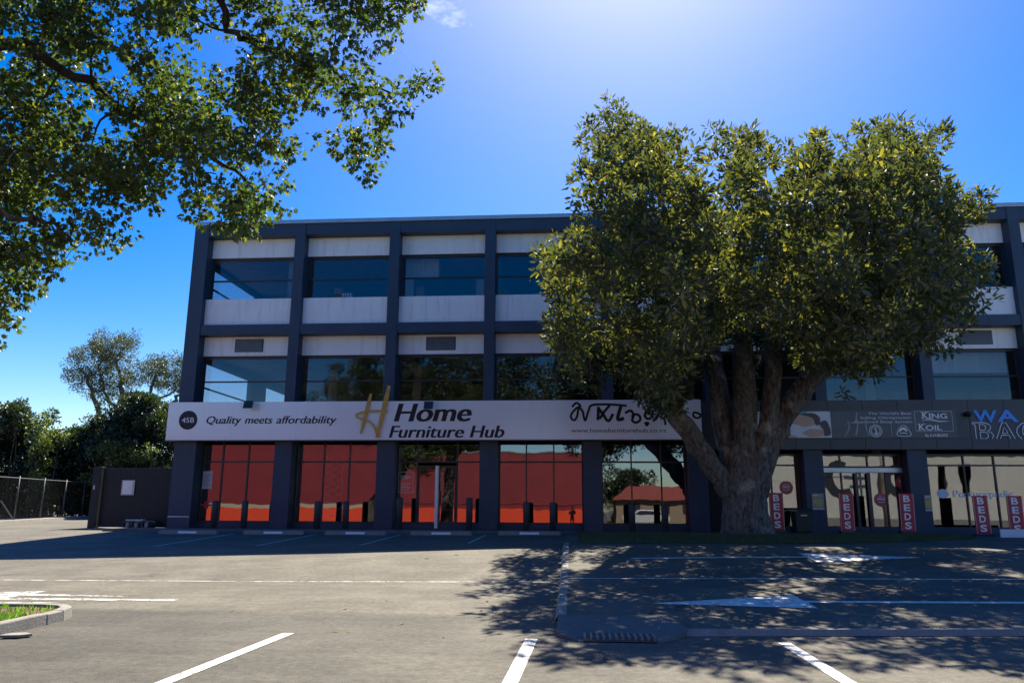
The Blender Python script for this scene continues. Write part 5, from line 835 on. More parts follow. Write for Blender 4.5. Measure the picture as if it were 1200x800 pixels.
B2=[(-3133,4677,326,108),(-3378,4340,647,114),(-3599,4366,641,94),(-3070,4652,362,52),(-3387,4849,155,125),(-3882,4755,206,130),(-3754,4596,289,134),(-3841,4700,189,112),(-3577,4463,517,104),(-3579,4709,334,111),(-3165,4407,355,123),(-3319,4754,391,116),(-3900,4833,218,106),(-3427,4555,619,92),(-3387,4752,284,99),(-3297,4343,669,63),(-3855,4767,100,54),(-3767,4694,330,124),(-3135,4623,447,102),(-3198,4667,424,113),(-3164,4701,271,128),(-3240,4537,495,127),(-3440,4654,116,73),(-3128,4407,482,117),(-3275,4802,178,106),(-3261,4520,440,107),(-3447,4562,516,118),(-3428,4795,195,106),(-3802,4591,228,95),(-3257,4595,476,99),(-3298,4655,114,77),(-3713,4709,505,130),(-3404,4628,137,90),(-3366,4420,717,62),(-3836,4618,269,87),(-3393,4390,688,85),(-3287,4519,347,111),(-3607,4822,120,78),(-3383,4506,565,99),(-3062,4434,509,102),(-3624,4748,131,105),(-3109,4656,189,119),(-3472,4536,216,126),(-3125,4380,658,54),(-3555,4842,123,86),(-3334,4706,301,122),(-3476,4476,305,104),(-3375,4445,624,100),(-3109,4526,302,105),(-3574,4629,455,98),(-3679,4535,271,128),(-3056,4638,141,81),(-3464,4504,472,116),(-3665,4373,674,56),(-3733,4836,158,131),(-3534,4325,585,126),(-3441,4561,256,106),(-3797,4592,550,136),(-3759,4652,152,134),(-3348,4437,676,52),(-3962,4786,187,91),(-3203,4482,353,125),(-3557,4508,700,63),(-3490,4393,413,105),(-3101,4646,330,87),(-3521,4592,556,113),(-3099,4584,278,99),(-3814,4601,458,111),(-3779,4676,513,137),(-3750,4502,369,73),(-3425,4744,408,131),(-3844,4721,326,131),(-3375,4608,411,110),(-3406,4705,134,91),(-3502,4665,152,113),(-3700,4436,506,101),(-3607,4631,542,131),(-3414,4633,357,117),(-3665,4357,594,73),(-3756,4704,125,90)]
B3=[(-3042,4615,550,86),(-3133,4595,552,40),(-2413,4546,585,61),(-2751,4589,307,81),(-2775,4821,565,90),(-2910,4866,592,88),(-2816,4726,625,100),(-2589,4747,738,54),(-3096,4622,581,43),(-2420,4579,164,74),(-2480,4652,567,71),(-2912,4780,636,86),(-3111,4718,429,92),(-2498,4744,509,55),(-2701,4760,787,75),(-2695,4546,154,91),(-3040,4599,453,88),(-2734,4512,303,104),(-2664,4591,764,83),(-2509,4604,169,88),(-2569,4590,138,57),(-2524,4740,299,82),(-2473,4522,403,78),(-2456,4591,544,86),(-2616,4570,759,78),(-2494,4764,330,84),(-2894,4599,567,87),(-2539,4624,643,90),(-2707,4772,621,91),(-2916,4593,656,79),(-2614,4705,430,94),(-2888,4640,499,106),(-2906,4574,748,44),(-2783,4764,404,100),(-3145,4625,556,45),(-2590,4485,237,90),(-3097,4665,238,76),(-2733,4542,669,96),(-2877,4732,116,61),(-2765,4551,135,79),(-2790,4516,166,93),(-2798,4704,776,95),(-3010,4630,433,81),(-2679,4815,295,108),(-2917,4701,350,82),(-2600,4624,652,95),(-2807,4784,746,109),(-2603,4711,153,75),(-2510,4598,132,48),(-2671,4722,138,53),(-2726,4839,612,87),(-2632,4797,385,86),(-2450,4673,156,66),(-3044,4682,475,90),(-2541,4660,578,94),(-2496,4521,216,91),(-2635,4773,663,102),(-2878,4635,399,107),(-2786,4657,822,49),(-3097,4639,472,83),(-3099,4813,293,106),(-3158,4708,199,53),(-2963,4679,96,46),(-2485,4569,491,89),(-2696,4559,513,96),(-2508,4722,666,41),(-2645,4660,596,88),(-2961,4585,593,91),(-2714,4600,165,81),(-2894,4571,107,58),(-2504,4583,348,95),(-3064,4669,153,97),(-2801,4829,417,98),(-3104,4605,371,69),(-2438,4513,573,76),(-3031,4690,619,103),(-2605,4781,263,100),(-2717,4463,522,76),(-2423,4539,539,91),(-2711,4651,115,39),(-2967,4830,342,107),(-2410,4643,435,43),(-3199,4676,558,48),(-2422,4710,314,53),(-3001,4568,129,56),(-2851,4563,633,81),(-2762,4764,626,108),(-2471,4721,272,75),(-2652,4511,317,89),(-3070,4650,123,41),(-2575,4713,219,90),(-2700,4621,788,76),(-2382,4589,203,59),(-3086,4697,123,58),(-2881,4608,124,65),(-2754,4638,764,82),(-2556,4623,263,102),(-3058,4545,533,85),(-3056,4671,310,102),(-2900,4491,453,105),(-2764,4459,527,93),(-3107,4646,171,49),(-2970,4770,592,84),(-3123,4668,408,99),(-2558,4742,688,88),(-2413,4529,347,94),(-2746,4526,715,85),(-2774,4747,193,108),(-2627,4412,431,89),(-2736,4725,125,45),(-3153,4712,570,64),(-2748,4655,241,93),(-2389,4612,247,62),(-2551,4543,619,95),(-2662,4466,374,97),(-2607,4567,568,101),(-2589,4511,613,86),(-2913,4474,369,103),(-3061,4723,336,82),(-2768,4714,354,98),(-2625,4767,614,92),(-2873,4592,351,93),(-2670,4565,292,96),(-2926,4553,225,80),(-2879,4565,399,91),(-2861,4820,274,87),(-2854,4655,149,104),(-3057,4587,569,58),(-2604,4603,132,51),(-2682,4647,632,104),(-2986,4617,210,107),(-2800,4480,459,84),(-2966,4733,194,98),(-2734,4429,451,79),(-3049,4743,216,104)]

# ------------------------------------------------------------------ trees
def unit(a): return a / (np.linalg.norm(a, axis=-1, keepdims=True) + 1e-9)
def leaf_mesh(pos, axis, nrm, size, tpl, faces):
    """one copy of the leaf template (x along the leaf, y across, z normal) at every position"""
    axis = unit(axis); side = unit(np.cross(nrm, axis)); nn = np.cross(axis, side)
    V = pos[:, None, :] + size[:, None, None] * (tpl[None, :, 0:1] * axis[:, None, :] + tpl[None, :, 1:2] * side[:, None, :] + tpl[None, :, 2:3] * nn[:, None, :])
    n, k = len(pos), len(tpl)
    F = (np.arange(n)[:, None, None] * k + faces[None]).reshape(-1, faces.shape[1])
    return V.reshape(-1, 3), F
LANCE = (np.array([(0, 0, 0), (.3, .17, .05), (.7, .15, .02), (1, 0, -.1), (.7, -.15, .02), (.3, -.17, .05), (.5, 0, -.02)]), np.array([(0, 6, 2, 1), (6, 3, 3, 2), (0, 5, 4, 6), (6, 4, 3, 3)]))
LANCE = (LANCE[0], np.array([(0, 6, 1), (1, 6, 2), (6, 3, 2), (0, 5, 6), (5, 4, 6), (6, 4, 3)]))
st = []
for k in range(5):
    a = math.radians(-100 + 50 * k); R_ = (.62, .82, .95, .82, .62)[k]
    st.append((.35 + R_ * math.cos(a) * .7, R_ * math.sin(a) * .75, -.10 if k != 2 else -.16))
    if k < 4: a2 = a + math.radians(25); st.append((.35 + .30 * math.cos(a2), .30 * math.sin(a2), .03))
STAR = (np.array([(0, 0, 0)] + st), np.array([(0, i, i + 1) for i in range(1, 9)]))
OVAL = (np.array([(0, 0, 0), (.5, .24, .05), (1, 0, -.05), (.5, -.24, .05)]), np.array([(0, 3, 1), (3, 2, 1)]))
def scatter(cl, n_tuft, n_leaf, size, rt, tpl, seed, droop=0.0, up=.5, rad_pow=.45):
    r = np.random.default_rng(seed); P = []; A = []; N = []
    for (x, y, z, R) in cl:
        nT = max(3, int(n_tuft * (R / .75) ** 2)); d = unit(r.normal(size=(nT, 3))); u = r.random((nT, 1)) ** rad_pow
        squash = np.array([1.0, 1.0, .82]); c = np.array([x, y, z]) + d * u * R * squash * r.uniform(.75, 1.15)
        ax = unit(d + np.array([0, 0, up - droop]) + r.normal(0, .35, (nT, 3)))
        m = n_leaf
        rv = unit(r.normal(size=(nT, m, 3))); lv = unit(ax[:, None] * .55 + rv * .9 + np.array([0, 0, -droop]))
        p = c[:, None] + lv * rt * r.uniform(.15, 1, (nT, m, 1))
        nn = unit(np.cross(lv, r.normal(size=(nT, m, 3))) + np.array([0, 0, .5]) * r.choice([1, 1, 0], (nT, m, 1)))
        P.append(p.reshape(-1, 3)); A.append(lv.reshape(-1, 3)); N.append(nn.reshape(-1, 3))
    P, A, N = map(np.concatenate, (P, A, N)); s = size * r.uniform(.6, 1.15, len(P))
    return leaf_mesh(P, A, N, s, *tpl)
def limb_pts(P, k=5, wob=.05, seed=0):
    rr = np.random.default_rng(seed); Q = catmull(P, k); return [q + (rr.normal(0, wob, 3) if 0 < i < len(Q) - 1 else 0) for i, q in enumerate(Q)]
from mathutils import noise as mnoise
def rough_bark(b, r):      # ridges running up the wood
    a = min(.05, r * .09)
    b.v = [(x + a * mnoise.noise((x * 7, y * 7, z * 1.6)) + a * .8 * mnoise.noise((x * 17 + 9, y * 17, z * 5)), y + a * mnoise.noise((x * 7 + 31, y * 7, z * 1.6)) + a * .8 * mnoise.noise((x * 17, y * 17 + 5, z * 5)), z + a * mnoise.noise((x * 5, y * 5 + 7, z * 3))) for x, y, z in b.v]
def make_tree(name, label, base, trunk, limbs, clumps, leaf, barkm, tpl, nt_, nl_, size, rt, seed, droop=0., up=.5, twig=.05, group=None, lob=.05, seg=14, wob=.05):
    t = root(name, label, 'tree', base, group)
    b = MB(); tp = limb_pts([p[:3] for p in trunk], 9, 0, seed); rr = np.interp(np.linspace(0, len(trunk) - 1, len(tp)), range(len(trunk)), [p[3] for p in trunk])
    b.tube(tp, list(rr), 44, lob=lob * 1.4, seed=seed); rough_bark(b, rr.max() * .8); b.build('trunk', barkm, t, smooth=True)
    nodes = [np.array(q) for q in tp[-3:]]; nr = [rr[-1] * .5] * 3
    for i, L in enumerate(limbs):
        q = limb_pts([p[:3] for p in L], 5, wob, seed + i + 1); r = np.interp(np.linspace(0, len(L) - 1, len(q)), range(len(L)), [p[3] for p in L])
        b = MB(); b.tube(q, list(r), seg, lob=lob, seed=seed + i); rough_bark(b, float(np.max(r))); b.build('limb', barkm, t, smooth=True)
        nodes += [np.array(v) for v in q[3:]]; nr += list(r[3:])
    nodes = np.array(nodes); b = MB(); rg = np.random.default_rng(seed)
    for j, (x, y, z, R) in enumerate(sorted(clumps, key=lambda c: float(np.min(np.linalg.norm(nodes[:, :3] - np.array(c[:3]), axis=1))))):
        c = np.array([x, y, z]); d = np.linalg.norm(nodes - c, axis=1) + np.maximum(0, nodes[:, 2] - z) * .8; k = int(np.argmin(d))
        if d[k] < .15: continue
        mid = (nodes[k] + c) / 2 + rg.normal(0, .08 * d[k], 3) + np.array([0, 0, -.06 * d[k] if droop < .2 else .12 * d[k]])
        r0 = min(nr[k] * .6, twig * (.6 + .3 * d[k])); q = catmull([nodes[k], mid, c], 3)
        b.tube(q, list(np.linspace(r0, r0 * .35, len(q))), 5, cap=False, seed=j)
        nodes = np.vstack([nodes, mid[None], c[None]]); nr += [r0 * .7, r0 * .4]
        for e in range(3):
            dd = unit(rg.normal(size=3)) * R * .8; b.tube([c, c + dd * .5 + [0, 0, .03], c + dd], [r0 * .35, r0 * .25, r0 * .1], 3, cap=False)
    b.build('branches', barkm, t, smooth=True, kind='stuff')
    V, F = scatter(clumps, nt_, nl_, size, rt, tpl, seed, droop, up)
    bulk('crown', V, F, leaf, t, kind='stuff'); return t
cv = lambda L: [(a / 100, b / 100, c / 100, d / 100) for a, b, c, d in L]
FTc, OTc, B1c, B2c, B3c = map(cv, (FT, OT, B1, B2, B3))

gb0 = vz(5.45, (25.3 - vfront(5.45)) / (vback - vfront(5.45)))
make_tree('magnolia_tree', 'broad dark evergreen tree with a thick fluted trunk standing in the grass verge', (5.43, 25.3, gb0),
    [(5.43, 25.3, gb0 - .2, .95), (5.43, 25.3, gb0 + .12, .80), (5.42, 25.3, 1.3, .68), (5.44, 25.3, 2.07, .62), (5.47, 25.2, 2.9, .52), (5.5, 25.15, 3.5, .36)],
    [[(5.43, 25.3, .7, .12), (5.18, 25.18, 1.45, .30), (4.88, 25.1, 2.05, .32), (4.42, 25.0, 2.68, .31), (3.79, 24.6, 3.55, .31), (3.12, 24.0, 4.5, .29), (2.48, 23.2, 5.66, .24), (1.8, 22.2, 7.18, .17), (1.2, 21.6, 9.64, .10), (1.39, 21.6, 12.1, .03)],
     [(5.4, 25.3, 1.3, .15), (5.18, 25.32, 2.4, .33), (4.95, 25.5, 3.9, .36), (4.76, 25.5, 5.96, .31), (4.35, 25.2, 7.64, .22), (3.88, 24.6, 9.83, .13), (3.78, 24.2, 12.08, .03)],
     [(5.45, 25.25, 1.3, .15), (5.5, 25.1, 2.5, .38), (5.54, 25.0, 4.48, .38), (5.42, 24.4, 6.03, .30), (5.2, 23.4, 7.72, .2), (5.25, 22.6, 9.65, .11), (5.56, 22.3, 11.74, .03)],
     [(5.45, 25.25, 1.2, .15), (5.8, 25.1, 2.4, .30), (6.32, 25.0, 4.47, .30), (6.43, 24.6, 6.06, .26), (6.56, 24.4, 7.97, .19), (7.19, 24.0, 10.13, .12), (7.88, 23.6, 11.99, .03)],
     [(5.45, 25.3, .8, .12), (5.86, 25.28, 1.9, .28), (6.3, 25.3, 3.3, .31), (6.75, 25.2, 4.2, .33), (7.23, 25.0, 4.96, .32), (8.02, 24.5, 5.89, .30), (9.03, 24.0, 6.86, .25), (10.07, 23.4, 8.18, .17), (10.58, 22.8, 10.7, .04)],
     [(8.02, 24.5, 5.89, .2), (9.21, 24.6, 6.58, .15), (10.46, 24.4, 6.8, .1), (11.65, 24.0, 7.51, .03)],
     [(3.12, 24.0, 4.5, .2), (2.0, 23.6, 5.4, .15), (1.0, 22.9, 6.2, .09), (.2, 22.2, 7.2, .03)]],
    FTc, 'leaf_magnolia', 'bark_grey', LANCE, 50, 9, .19, .15, 3, up=.7, twig=.06, lob=.07, seg=18, wob=.03)
gz0 = g1(-13.6, 5.5) + .08
make_tree('maple_tree', 'tall tree with star shaped leaves overhanging the car park at the top left', (-13.6, 5.5, gz0),
    [(-13.6, 5.5, gz0 - .1, .62), (-13.55, 5.5, gz0 + .25, .48), (-13.0, 5.7, 2, .42), (-11.3, 6.5, 4, .38), (-10.9, 7.2, 5.6, .32), (-10.5, 7.6, 8, .25), (-10.2, 7.8, 10.8, .16), (-9.8, 7.9, 14, .05)],
    [[(-11.25, 6.6, 4.2, 0.149), (-10.5, 7.8, 5.7, 0.118), (-9.66, 9.0, 6.94, 0.093), (-8.42, 9.6, 8.0, 0.077), (-7.79, 9.9, 7.89, 0.071), (-7.27, 10.2, 7.61, 0.065), (-6.72, 10.6, 7.35, 0.056), (-5.53, 11.0, 6.74, 0.031), (-5.0, 11.2, 6.08, 0.012)],
     [(-10.4, 7.7, 9.0, 0.112), (-9.0, 8.6, 10.4, 0.093), (-7.05, 9.5, 10.42, 0.074), (-5.59, 10.2, 9.24, 0.053), (-5.26, 10.5, 8.68, 0.050), (-4.85, 10.7, 8.61, 0.043), (-3.76, 11.3, 8.35, 0.028), (-2.81, 11.6, 8.18, 0.012)],
     [(-11.2, 6.7, 4.4, 0.093), (-9.6, 7.9, 5.3, 0.068), (-8.55, 8.8, 5.4, 0.053), (-7.66, 9.2, 5.25, 0.040), (-7.21, 9.6, 5.23, 0.031), (-6.93, 9.8, 4.91, 0.012)],
     [(-10.9, 7.2, 5.6, 0.124), (-12.2, 7.0, 7.6, 0.093), (-14.2, 6.5, 9.2, 0.062), (-16.4, 6.0, 10, 0.019)],
     [(-10.5, 7.6, 8, 0.112), (-11.2, 6.0, 9.6, 0.081), (-12, 4, 10.6, 0.050), (-12.6, 2.4, 11, 0.019)]],
    OTc, 'leaf_star', 'bark_plane', STAR, 100, 6, .097, .13, 21, droop=.55, up=.1, twig=.03, lob=.04)
make_tree('coastal_tree', 'spreading grey green tree with bare pale branches behind the alley gate', (-32, 52, g1(-32, 52)),
    [(-31.4, 52, g1(-32, 52) - .2, .55), (-31.4, 52, 2.2, .45), (-31.5, 52, 4.2, .35)],
    [[(-31.4, 52, 3.0, .28), (-29.85, 51.7, 5.6, .24), (-29.3, 51.5, 6.5, .2), (-27.98, 51.5, 8.27, .15), (-27.17, 51.5, 9.47, .1), (-26.63, 51.5, 10.38, .04)],
     [(-31.6, 52, 3.2, .28), (-32.81, 52.0, 4.6, .25), (-33.23, 52.0, 6.84, .19), (-33.84, 52.0, 8.67, .15), (-34.85, 52.0, 10.53, .09), (-35.49, 52.0, 11.47, .03)],
     [(-31.5, 52, 3.8, .3), (-31.92, 52.0, 7.44, .22), (-31.82, 52.0, 9.27, .17), (-32.39, 52.0, 11.44, .1), (-32.06, 52.0, 13.01, .03)],
     [(-31.4, 52, 3.5, .3), (-30.9, 52.0, 6.84, .2), (-30.13, 52.0, 8.35, .15), (-29.67, 52.0, 9.87, .1), (-28.85, 52.0, 11.1, .03)],
     [(-31.9, 52, 7.4, .14), (-33.2, 52.3, 9.2, .1), (-34.0, 52.2, 11.6, .05), (-33.6, 52.2, 12.4, .02)],
     [(-30.13, 52.0, 8.35, .1), (-28.6, 52.2, 9.2, .07), (-27.4, 52.2, 10.4, .03)],
     [(-29.3, 51.5, 6.5, .1), (-27.8, 51.8, 7.6, .07), (-26.4, 51.8, 8.6, .03)]],
    B1c, 'leaf_grey', 'bark_pale', OVAL, 40, 9, .14, .25, 5, up=.5, twig=.045, wob=.12)
r5 = np.random.default_rng(17); near2 = []
while len(near2) < 230:
    u = unit(r5.normal(size=3)) * r5.random() ** .4; p = np.array([-6.5, 1.0, 9.3]) + u * np.array([10.5, 6.0, 2.7])
    if p[1] > 0 and p[2] < 2.2 + p[1] * .80: continue
    near2.append((*p, r5.uniform(.7, 1.1)))
gz1 = g1(-9.2, .2) + .08
make_tree('maple_tree', 'second leafy tree behind the camera, mirrored dark in the middle floor windows', (-9.2, .2, gz1),
    [(-9.2, .2, gz1 - .1, .6), (-9.2, .2, gz1 + .3, .45), (-9.1, .3, 2.5, .4), (-8.9, .4, 4.8, .36), (-8.5, .6, 7, .28), (-8.0, .8, 9.5, .14)],
    [[(-8.9, .4, 4.8, .28), (-7.2, .8, 6.8, .2), (-4.5, 1.2, 8.4, .12), (-1, 1.4, 9.4, .04)], [(-8.8, .4, 5.4, .26), (-11, 0, 7.6, .18), (-14, -.5, 9, .05)], [(-8.5, .6, 7, .2), (-8, -2, 8.6, .12), (-7.5, -4, 9.4, .04)], [(-8.4, .6, 7, .18), (-7, 3, 9, .1), (-6.4, 4.6, 10, .04)]],
    near2, 'leaf_star', 'bark_plane', STAR, 16, 6, .17, .2, 61, droop=.4, up=.2, twig=.03)
def make_shrub(name, label, clumps, leaf, nt_, nl_, size, rt, seed, tpl=OVAL):
    c = np.array(clumps); bx_, by_ = c[:, 0].mean(), c[:, 1].mean(); t = root(name, label, 'shrub', (bx_, by_, g1(bx_, by_)), 'shrubs beyond the fence and gate')
    b = MB(); rg = np.random.default_rng(seed)
    for q in clumps[::2]:
        x0 = bx_ + (q[0] - bx_) * .5; b.tube([(x0, q[1], g1(x0, q[1]) - .1), ((x0 + q[0]) / 2 + rg.normal(0, .2), q[1], q[2] * .6), q[:3]], [.05, .035, .012], 5, cap=False)
    b.build('stems', 'bark_plane', t, smooth=True, kind='stuff')
    V, F = scatter(clumps, nt_, nl_, size, rt, tpl, seed, 0, .4); bulk('foliage', V, F, leaf, t, kind='stuff'); return t
lo = [q for q in B2c if q[0] < -34.8]; hi = [q for q in B2c if q[0] >= -34.8]
make_shrub('dense_shrub', 'dense dark shrub behind the chain link fence at the left edge', lo, 'leaf_bush', 60, 9, .22, .22, 31)
make_shrub('dense_shrub', 'dark leafy shrub between the fence and the gate post', hi, 'leaf_bush', 60, 9, .22, .22, 32)
make_shrub('dense_shrub', 'rounded green shrub showing above the dark alley gate', B3c, 'leaf_bush', 60, 9, .21, .2, 33)
NRs = np.random.default_rng(5)
vine = [(-30.6 + NRs.normal(0, .45), 43.0 + NRs.normal(0, .3), 1.4 + k * .21, .5) for k in range(24)]
make_shrub('climbing_vine', 'yellow green vine hanging down over the chain link fence', vine, 'leaf_lime', 36, 8, .19, .18, 34)
lime = [(-26.4 + NRs.normal(0, 1.1), 43.8 + NRs.normal(0, .4), 3.4 + NRs.uniform(-.9, 1.6), .55) for k in range(26)]
make_shrub('lime_shrub', 'bright lime green shrub just above the gate beside the building corner', lime, 'leaf_lime', 34, 8, .18, .18, 35)  # lime green leaf colour, brighter than the dense dark shrubs

# fallen leaves
n = 110; P = np.stack([NR.uniform(-5, 12, n), NR.uniform(8.2, 24, n)], -1); zz_ = G(P[:, 0], P[:, 1]) + np.where(P[:, 0] > PADX0, PH, 0) + .014
keep = ~((P[:, 0] > 0) & (P[:, 1] > 18.6)); P = P[keep]; zz_ = zz_[keep]
a = NR.uniform(0, 6.28, len(P)); V, F = leaf_mesh(np.column_stack([P, zz_]), np.stack([np.cos(a), np.sin(a), 0 * a], -1), np.tile([0, 0, 1.], (len(P), 1)) + NR.normal(0, .2, (len(P), 3)), NR.uniform(.05, .12, len(P)), *LANCE)
V[:, 2] = np.maximum(V[:, 2], np.repeat(zz_ - .006, 7)); tag(bulk('fallen_leaves', V, F, 'dry_leaf'), 'dry brown leaves scattered on the tarmac', 'leaves', kind='stuff')

# ------------------------------------------------------------------ across the road, seen mirrored in the glass
wh = root('maroon_warehouse', 'maroon clad warehouse with an orange base mirrored in the left shop windows', 'building', (-25, -22, -.15))
zg = -.15
zb_ = 1.75
while zb_ < 6.8:      # lapped weatherboards
    MB().add([(-62, -21.90 + .0, zb_), (2.7, -21.90, zb_), (2.7, -21.915, zb_ + .33), (-62, -21.915, zb_ + .33), (-62, -22.0, zb_), (2.7, -22.0, zb_)], [(0, 1, 2, 3), (4, 5, 1, 0)]).build('board', 'maroon_clad', wh); zb_ += .322
MB().box(-62, 2.7, -34, -22.02, zg, 6.85).build('wall', 'maroon_clad', wh)
MB().box(-62, 2.75, -22.0, -21.9, zg, 1.3).build('base_wall', 'orange_clad', wh); MB().box(-62, -20, -22.0, -21.93, 1.305, 1.74).build('cream_band', 'cream_trim', wh); MB().box(-19.99, 2.75, -22.0, -21.96, 1.305, 1.74).build('band', 'maroon_clad', wh)
MB().box(-18.99, 2.85, -34.1, -21.85, 6.905, 7.05).build('roof', 'concrete_dark', wh)
MB().box(-62, -19.0, -34, -21.92, 6.86, 8.7).build('raised_wall', 'maroon_clad', wh); MB().box(-62.1, -18.9, -34.1, -21.8, 8.705, 8.85).build('roof', 'concrete_dark', wh)
cb = root('cream_building', 'cream rendered building with big dark letters mirrored in the right shop windows', 'building', (32, -16, -.15))
MB().box(17.5, 60, -30, -16, .6, 6.35).build('wall', 'cream_clad', cb); MB().box(17.6, 59.9, -29.9, -16.02, zg, .598).build('base_wall', 'concrete_dark', cb)
MB().box(17.3, 60.2, -30.2, -15.8, 6.352, 6.6).build('parapet', 'cream_trim', cb)
lb = MB()
stroke(lb, [(33.4, 5.4), (33.4, 2.7)], .8, -15.96, False, .04); stroke(lb, [(35.3, 5.4), (35.3, 2.7)], .8, -15.96, False, .04); ring(lb, 29.4, 4.0, 1.05, .8, -15.95); stroke(lb, [(28.05, 5.3), (28.05, 2.7)], .7, -15.955, False, .04)
stroke(lb, [(25.2, 5.2), (24.2, 5.4), (23.3, 4.7), (23.3, 3.5), (24.2, 2.8), (25.3, 3.0)], .75, -15.955, True, .04)
lb.build('dark_lettering', 'ink', cb)
hs_ = root('bungalow', 'low house with a red roof mirrored behind the big tree', 'house', (9, -28, zg))
MB().box(4.6, 14, -34, -27, zg, 2.3).build('wall', 'timber', hs_)
b = MB(); b.add([(4.2, -34.5, 2.3), (14.4, -34.5, 2.3), (14.4, -26.5, 2.3), (4.2, -26.5, 2.3), (6.5, -30.5, 3.9), (12.1, -30.5, 3.9)], [(0, 3, 4), (1, 5, 2), (3, 2, 5, 4), (0, 4, 5, 1), (0, 1, 2, 3)]); b.build('roof', 'roof_red', hs_)
for x in (6, 9, 11.8): MB().box(x, x + 1.2, -26.99, -26.95, .9, 1.9).build('window', 'ink', hs_)
dome = [(6.2 + NRs.normal(0, 1.5), -38 + NRs.normal(0, 1), 3.6 + NRs.uniform(-1.5, 1.7), 1.0) for k in range(40)]
make_shrub('street_tree', 'rounded dark tree mirrored behind the red roofed house', dome, 'leaf_bush', 40, 8, .3, .3, 41)
far_t = [(-30 + NRs.uniform(0, 20), -40 + NRs.normal(0, 2), 8.5 + NRs.uniform(-3, 4.2), 1.5) for k in range(130)]
make_shrub('street_tree', 'tall dark trees mirrored in the middle floor windows', far_t, 'leaf_bush', 30, 8, .42, .4, 42)
for x, lab in ((-6.5, 'utility pole mirrored in the left shop windows'), (26.5, 'utility pole mirrored in the right upper windows')):
    t = root('utility_pole', lab, 'pole', (x, -12, zg), 'utility poles across the road')
    b = MB(); b.tube([(x, -12, zg - .1), (x, -12, 9.6)], [.16, .11], 12); b.build('post', 'timber', t, smooth=True)
    MB().box(x - 1.1, x + 1.1, -12.06, -11.9, 8.9, 9.05).build('crossarm', 'timber', t); MB().box(x - .8, x + .8, -12.06, -11.9, 8.1, 8.22).build('crossarm', 'timber', t)
for k in range(4):
    dx = (-1.0, -.4, .4, 1.0)[k]; P = [(x, -12 + dx * .05, 9.12 - .9 * (1 - ((x - 10 + dx) / 16.5) ** 2 if abs(x - 10) < 16.5 else 0)) for x in np.linspace(-6.5 + dx, 26.5 + dx, 15)]
    own('power_line', MB().tube(P, .012, 4), 'ink', ('topmost', 'second', 'third', 'lowest')[k] + ' overhead wire strung between the mirrored utility poles', 'wire', (10, -12, 8.5))
# parked car
def make_car(x, y, label):
    t = root('parked_car', label, 'car', (x, y, zg))
    pr = [(-2.1, .3), (-2.15, .62), (-2.0, .86), (-1.2, .98), (-.62, 1.42), (.75, 1.45), (1.5, 1.02), (2.05, .9), (2.15, .6), (2.1, .3)]
    MB().prism([(x + a, zg + c) for a, c in pr], y - .82, y + .82).build('body', 'car_silver', t, bevel=.07, seg=3, fixn=True)
    for s in (-1, 1): MB().prism([(x - 1.02, zg + 1.0), (x - .55, zg + 1.36), (x + .7, zg + 1.38), (x + 1.3, zg + 1.02)], y + s * .825 - .004, y + s * .825 + .004).build('side_window', 'ink', t)
    for wx in (-1.3, 1.32):
        for s in (-1, 1):
            b = MB(); b.tube([(x + wx, y + s * .62, zg + .31), (x + wx, y + s * .86, zg + .31)], .31, 22); w = b.build('wheel', 'tyre', t)
            b = MB(); b.tube([(x + wx, y + s * .85, zg + .31), (x + wx, y + s * .868, zg + .31)], .19, 18); b.build('rim', 'steel', w)
    for s in (-1, 1): MB().box(x + 2.08, x + 2.16, y + s * .55 - .15, y + s * .55 + .15, zg + .66, zg + .78).build('headlight', 'white', t)
make_car(6.9, -18.5, 'pale parked car mirrored low in the window behind the big tree')

# the photographer, mirrored in the fourth shop window
pe = root('person', 'person in dark clothes holding up a phone, mirrored in the fourth shop window', 'person', (0, -.5, g1(0, -.5)))
z0 = g1(0, -.5)
J = {'pel': ((0, -.5, .86), .13), 'bel': ((0, -.5, 1.0), .125), 'che': ((0, -.49, 1.2), .14), 'nec': ((0, -.49, 1.38), .055), 'hea': ((0, -.47, 1.46), .085), 'top': ((0, -.48, 1.56), .075)}
E_ = [('pel', 'bel'), ('bel', 'che'), ('che', 'nec'), ('nec', 'hea'), ('hea', 'top')]
for s, n_ in ((-1, 'l'), (1, 'r')):
    J.update({n_ + 'hip': ((s * .09, -.5, .82), .10), n_ + 'kne': ((s * .11, -.47, .45), .062), n_ + 'ank': ((s * .12, -.5, .08), .042), n_ + 'toe': ((s * .14, -.34, .035), .035),
              n_ + 'sho': ((s * .18, -.49, 1.31), .065), n_ + 'elb': ((s * .25, -.36, 1.08), .045), n_ + 'wri': ((s * .10, -.16, 1.24), .030)})
    E_ += [('pel', n_ + 'hip'), (n_ + 'hip', n_ + 'kne'), (n_ + 'kne', n_ + 'ank'), (n_ + 'ank', n_ + 'toe'), ('che', n_ + 'sho'), (n_ + 'sho', n_ + 'elb'), (n_ + 'elb', n_ + 'wri')]
    for f in range(5):
        J[n_ + 'p%d' % f] = ((s * (.085 - .004 * f), -.115, 1.225 + .018 * f), .011); J[n_ + 'f%d' % f] = ((s * (.055 - (f == 4) * .01), -.075 + .004 * f, 1.225 + .02 * f), .008)
        E_ += [(n_ + 'wri', n_ + 'p%d' % f), (n_ + 'p%d' % f, n_ + 'f%d' % f)]
keys = list(J); me = bpy.data.meshes.new('body'); me.from_pydata([(J[k][0][0], J[k][0][1] + .5, J[k][0][2]) for k in keys], [(keys.index(a), keys.index(c)) for a, c in E_], [])
bo = link('body', me, 'cloth_dark', pe); mod = bo.modifiers.new('skin', 'SKIN'); mod.use_smooth_shade = True
for i, k in enumerate(keys): me.skin_vertices[0].data[i].radius = (J[k][1], J[k][1])
me.skin_vertices[0].data[keys.index('pel')].use_root = True
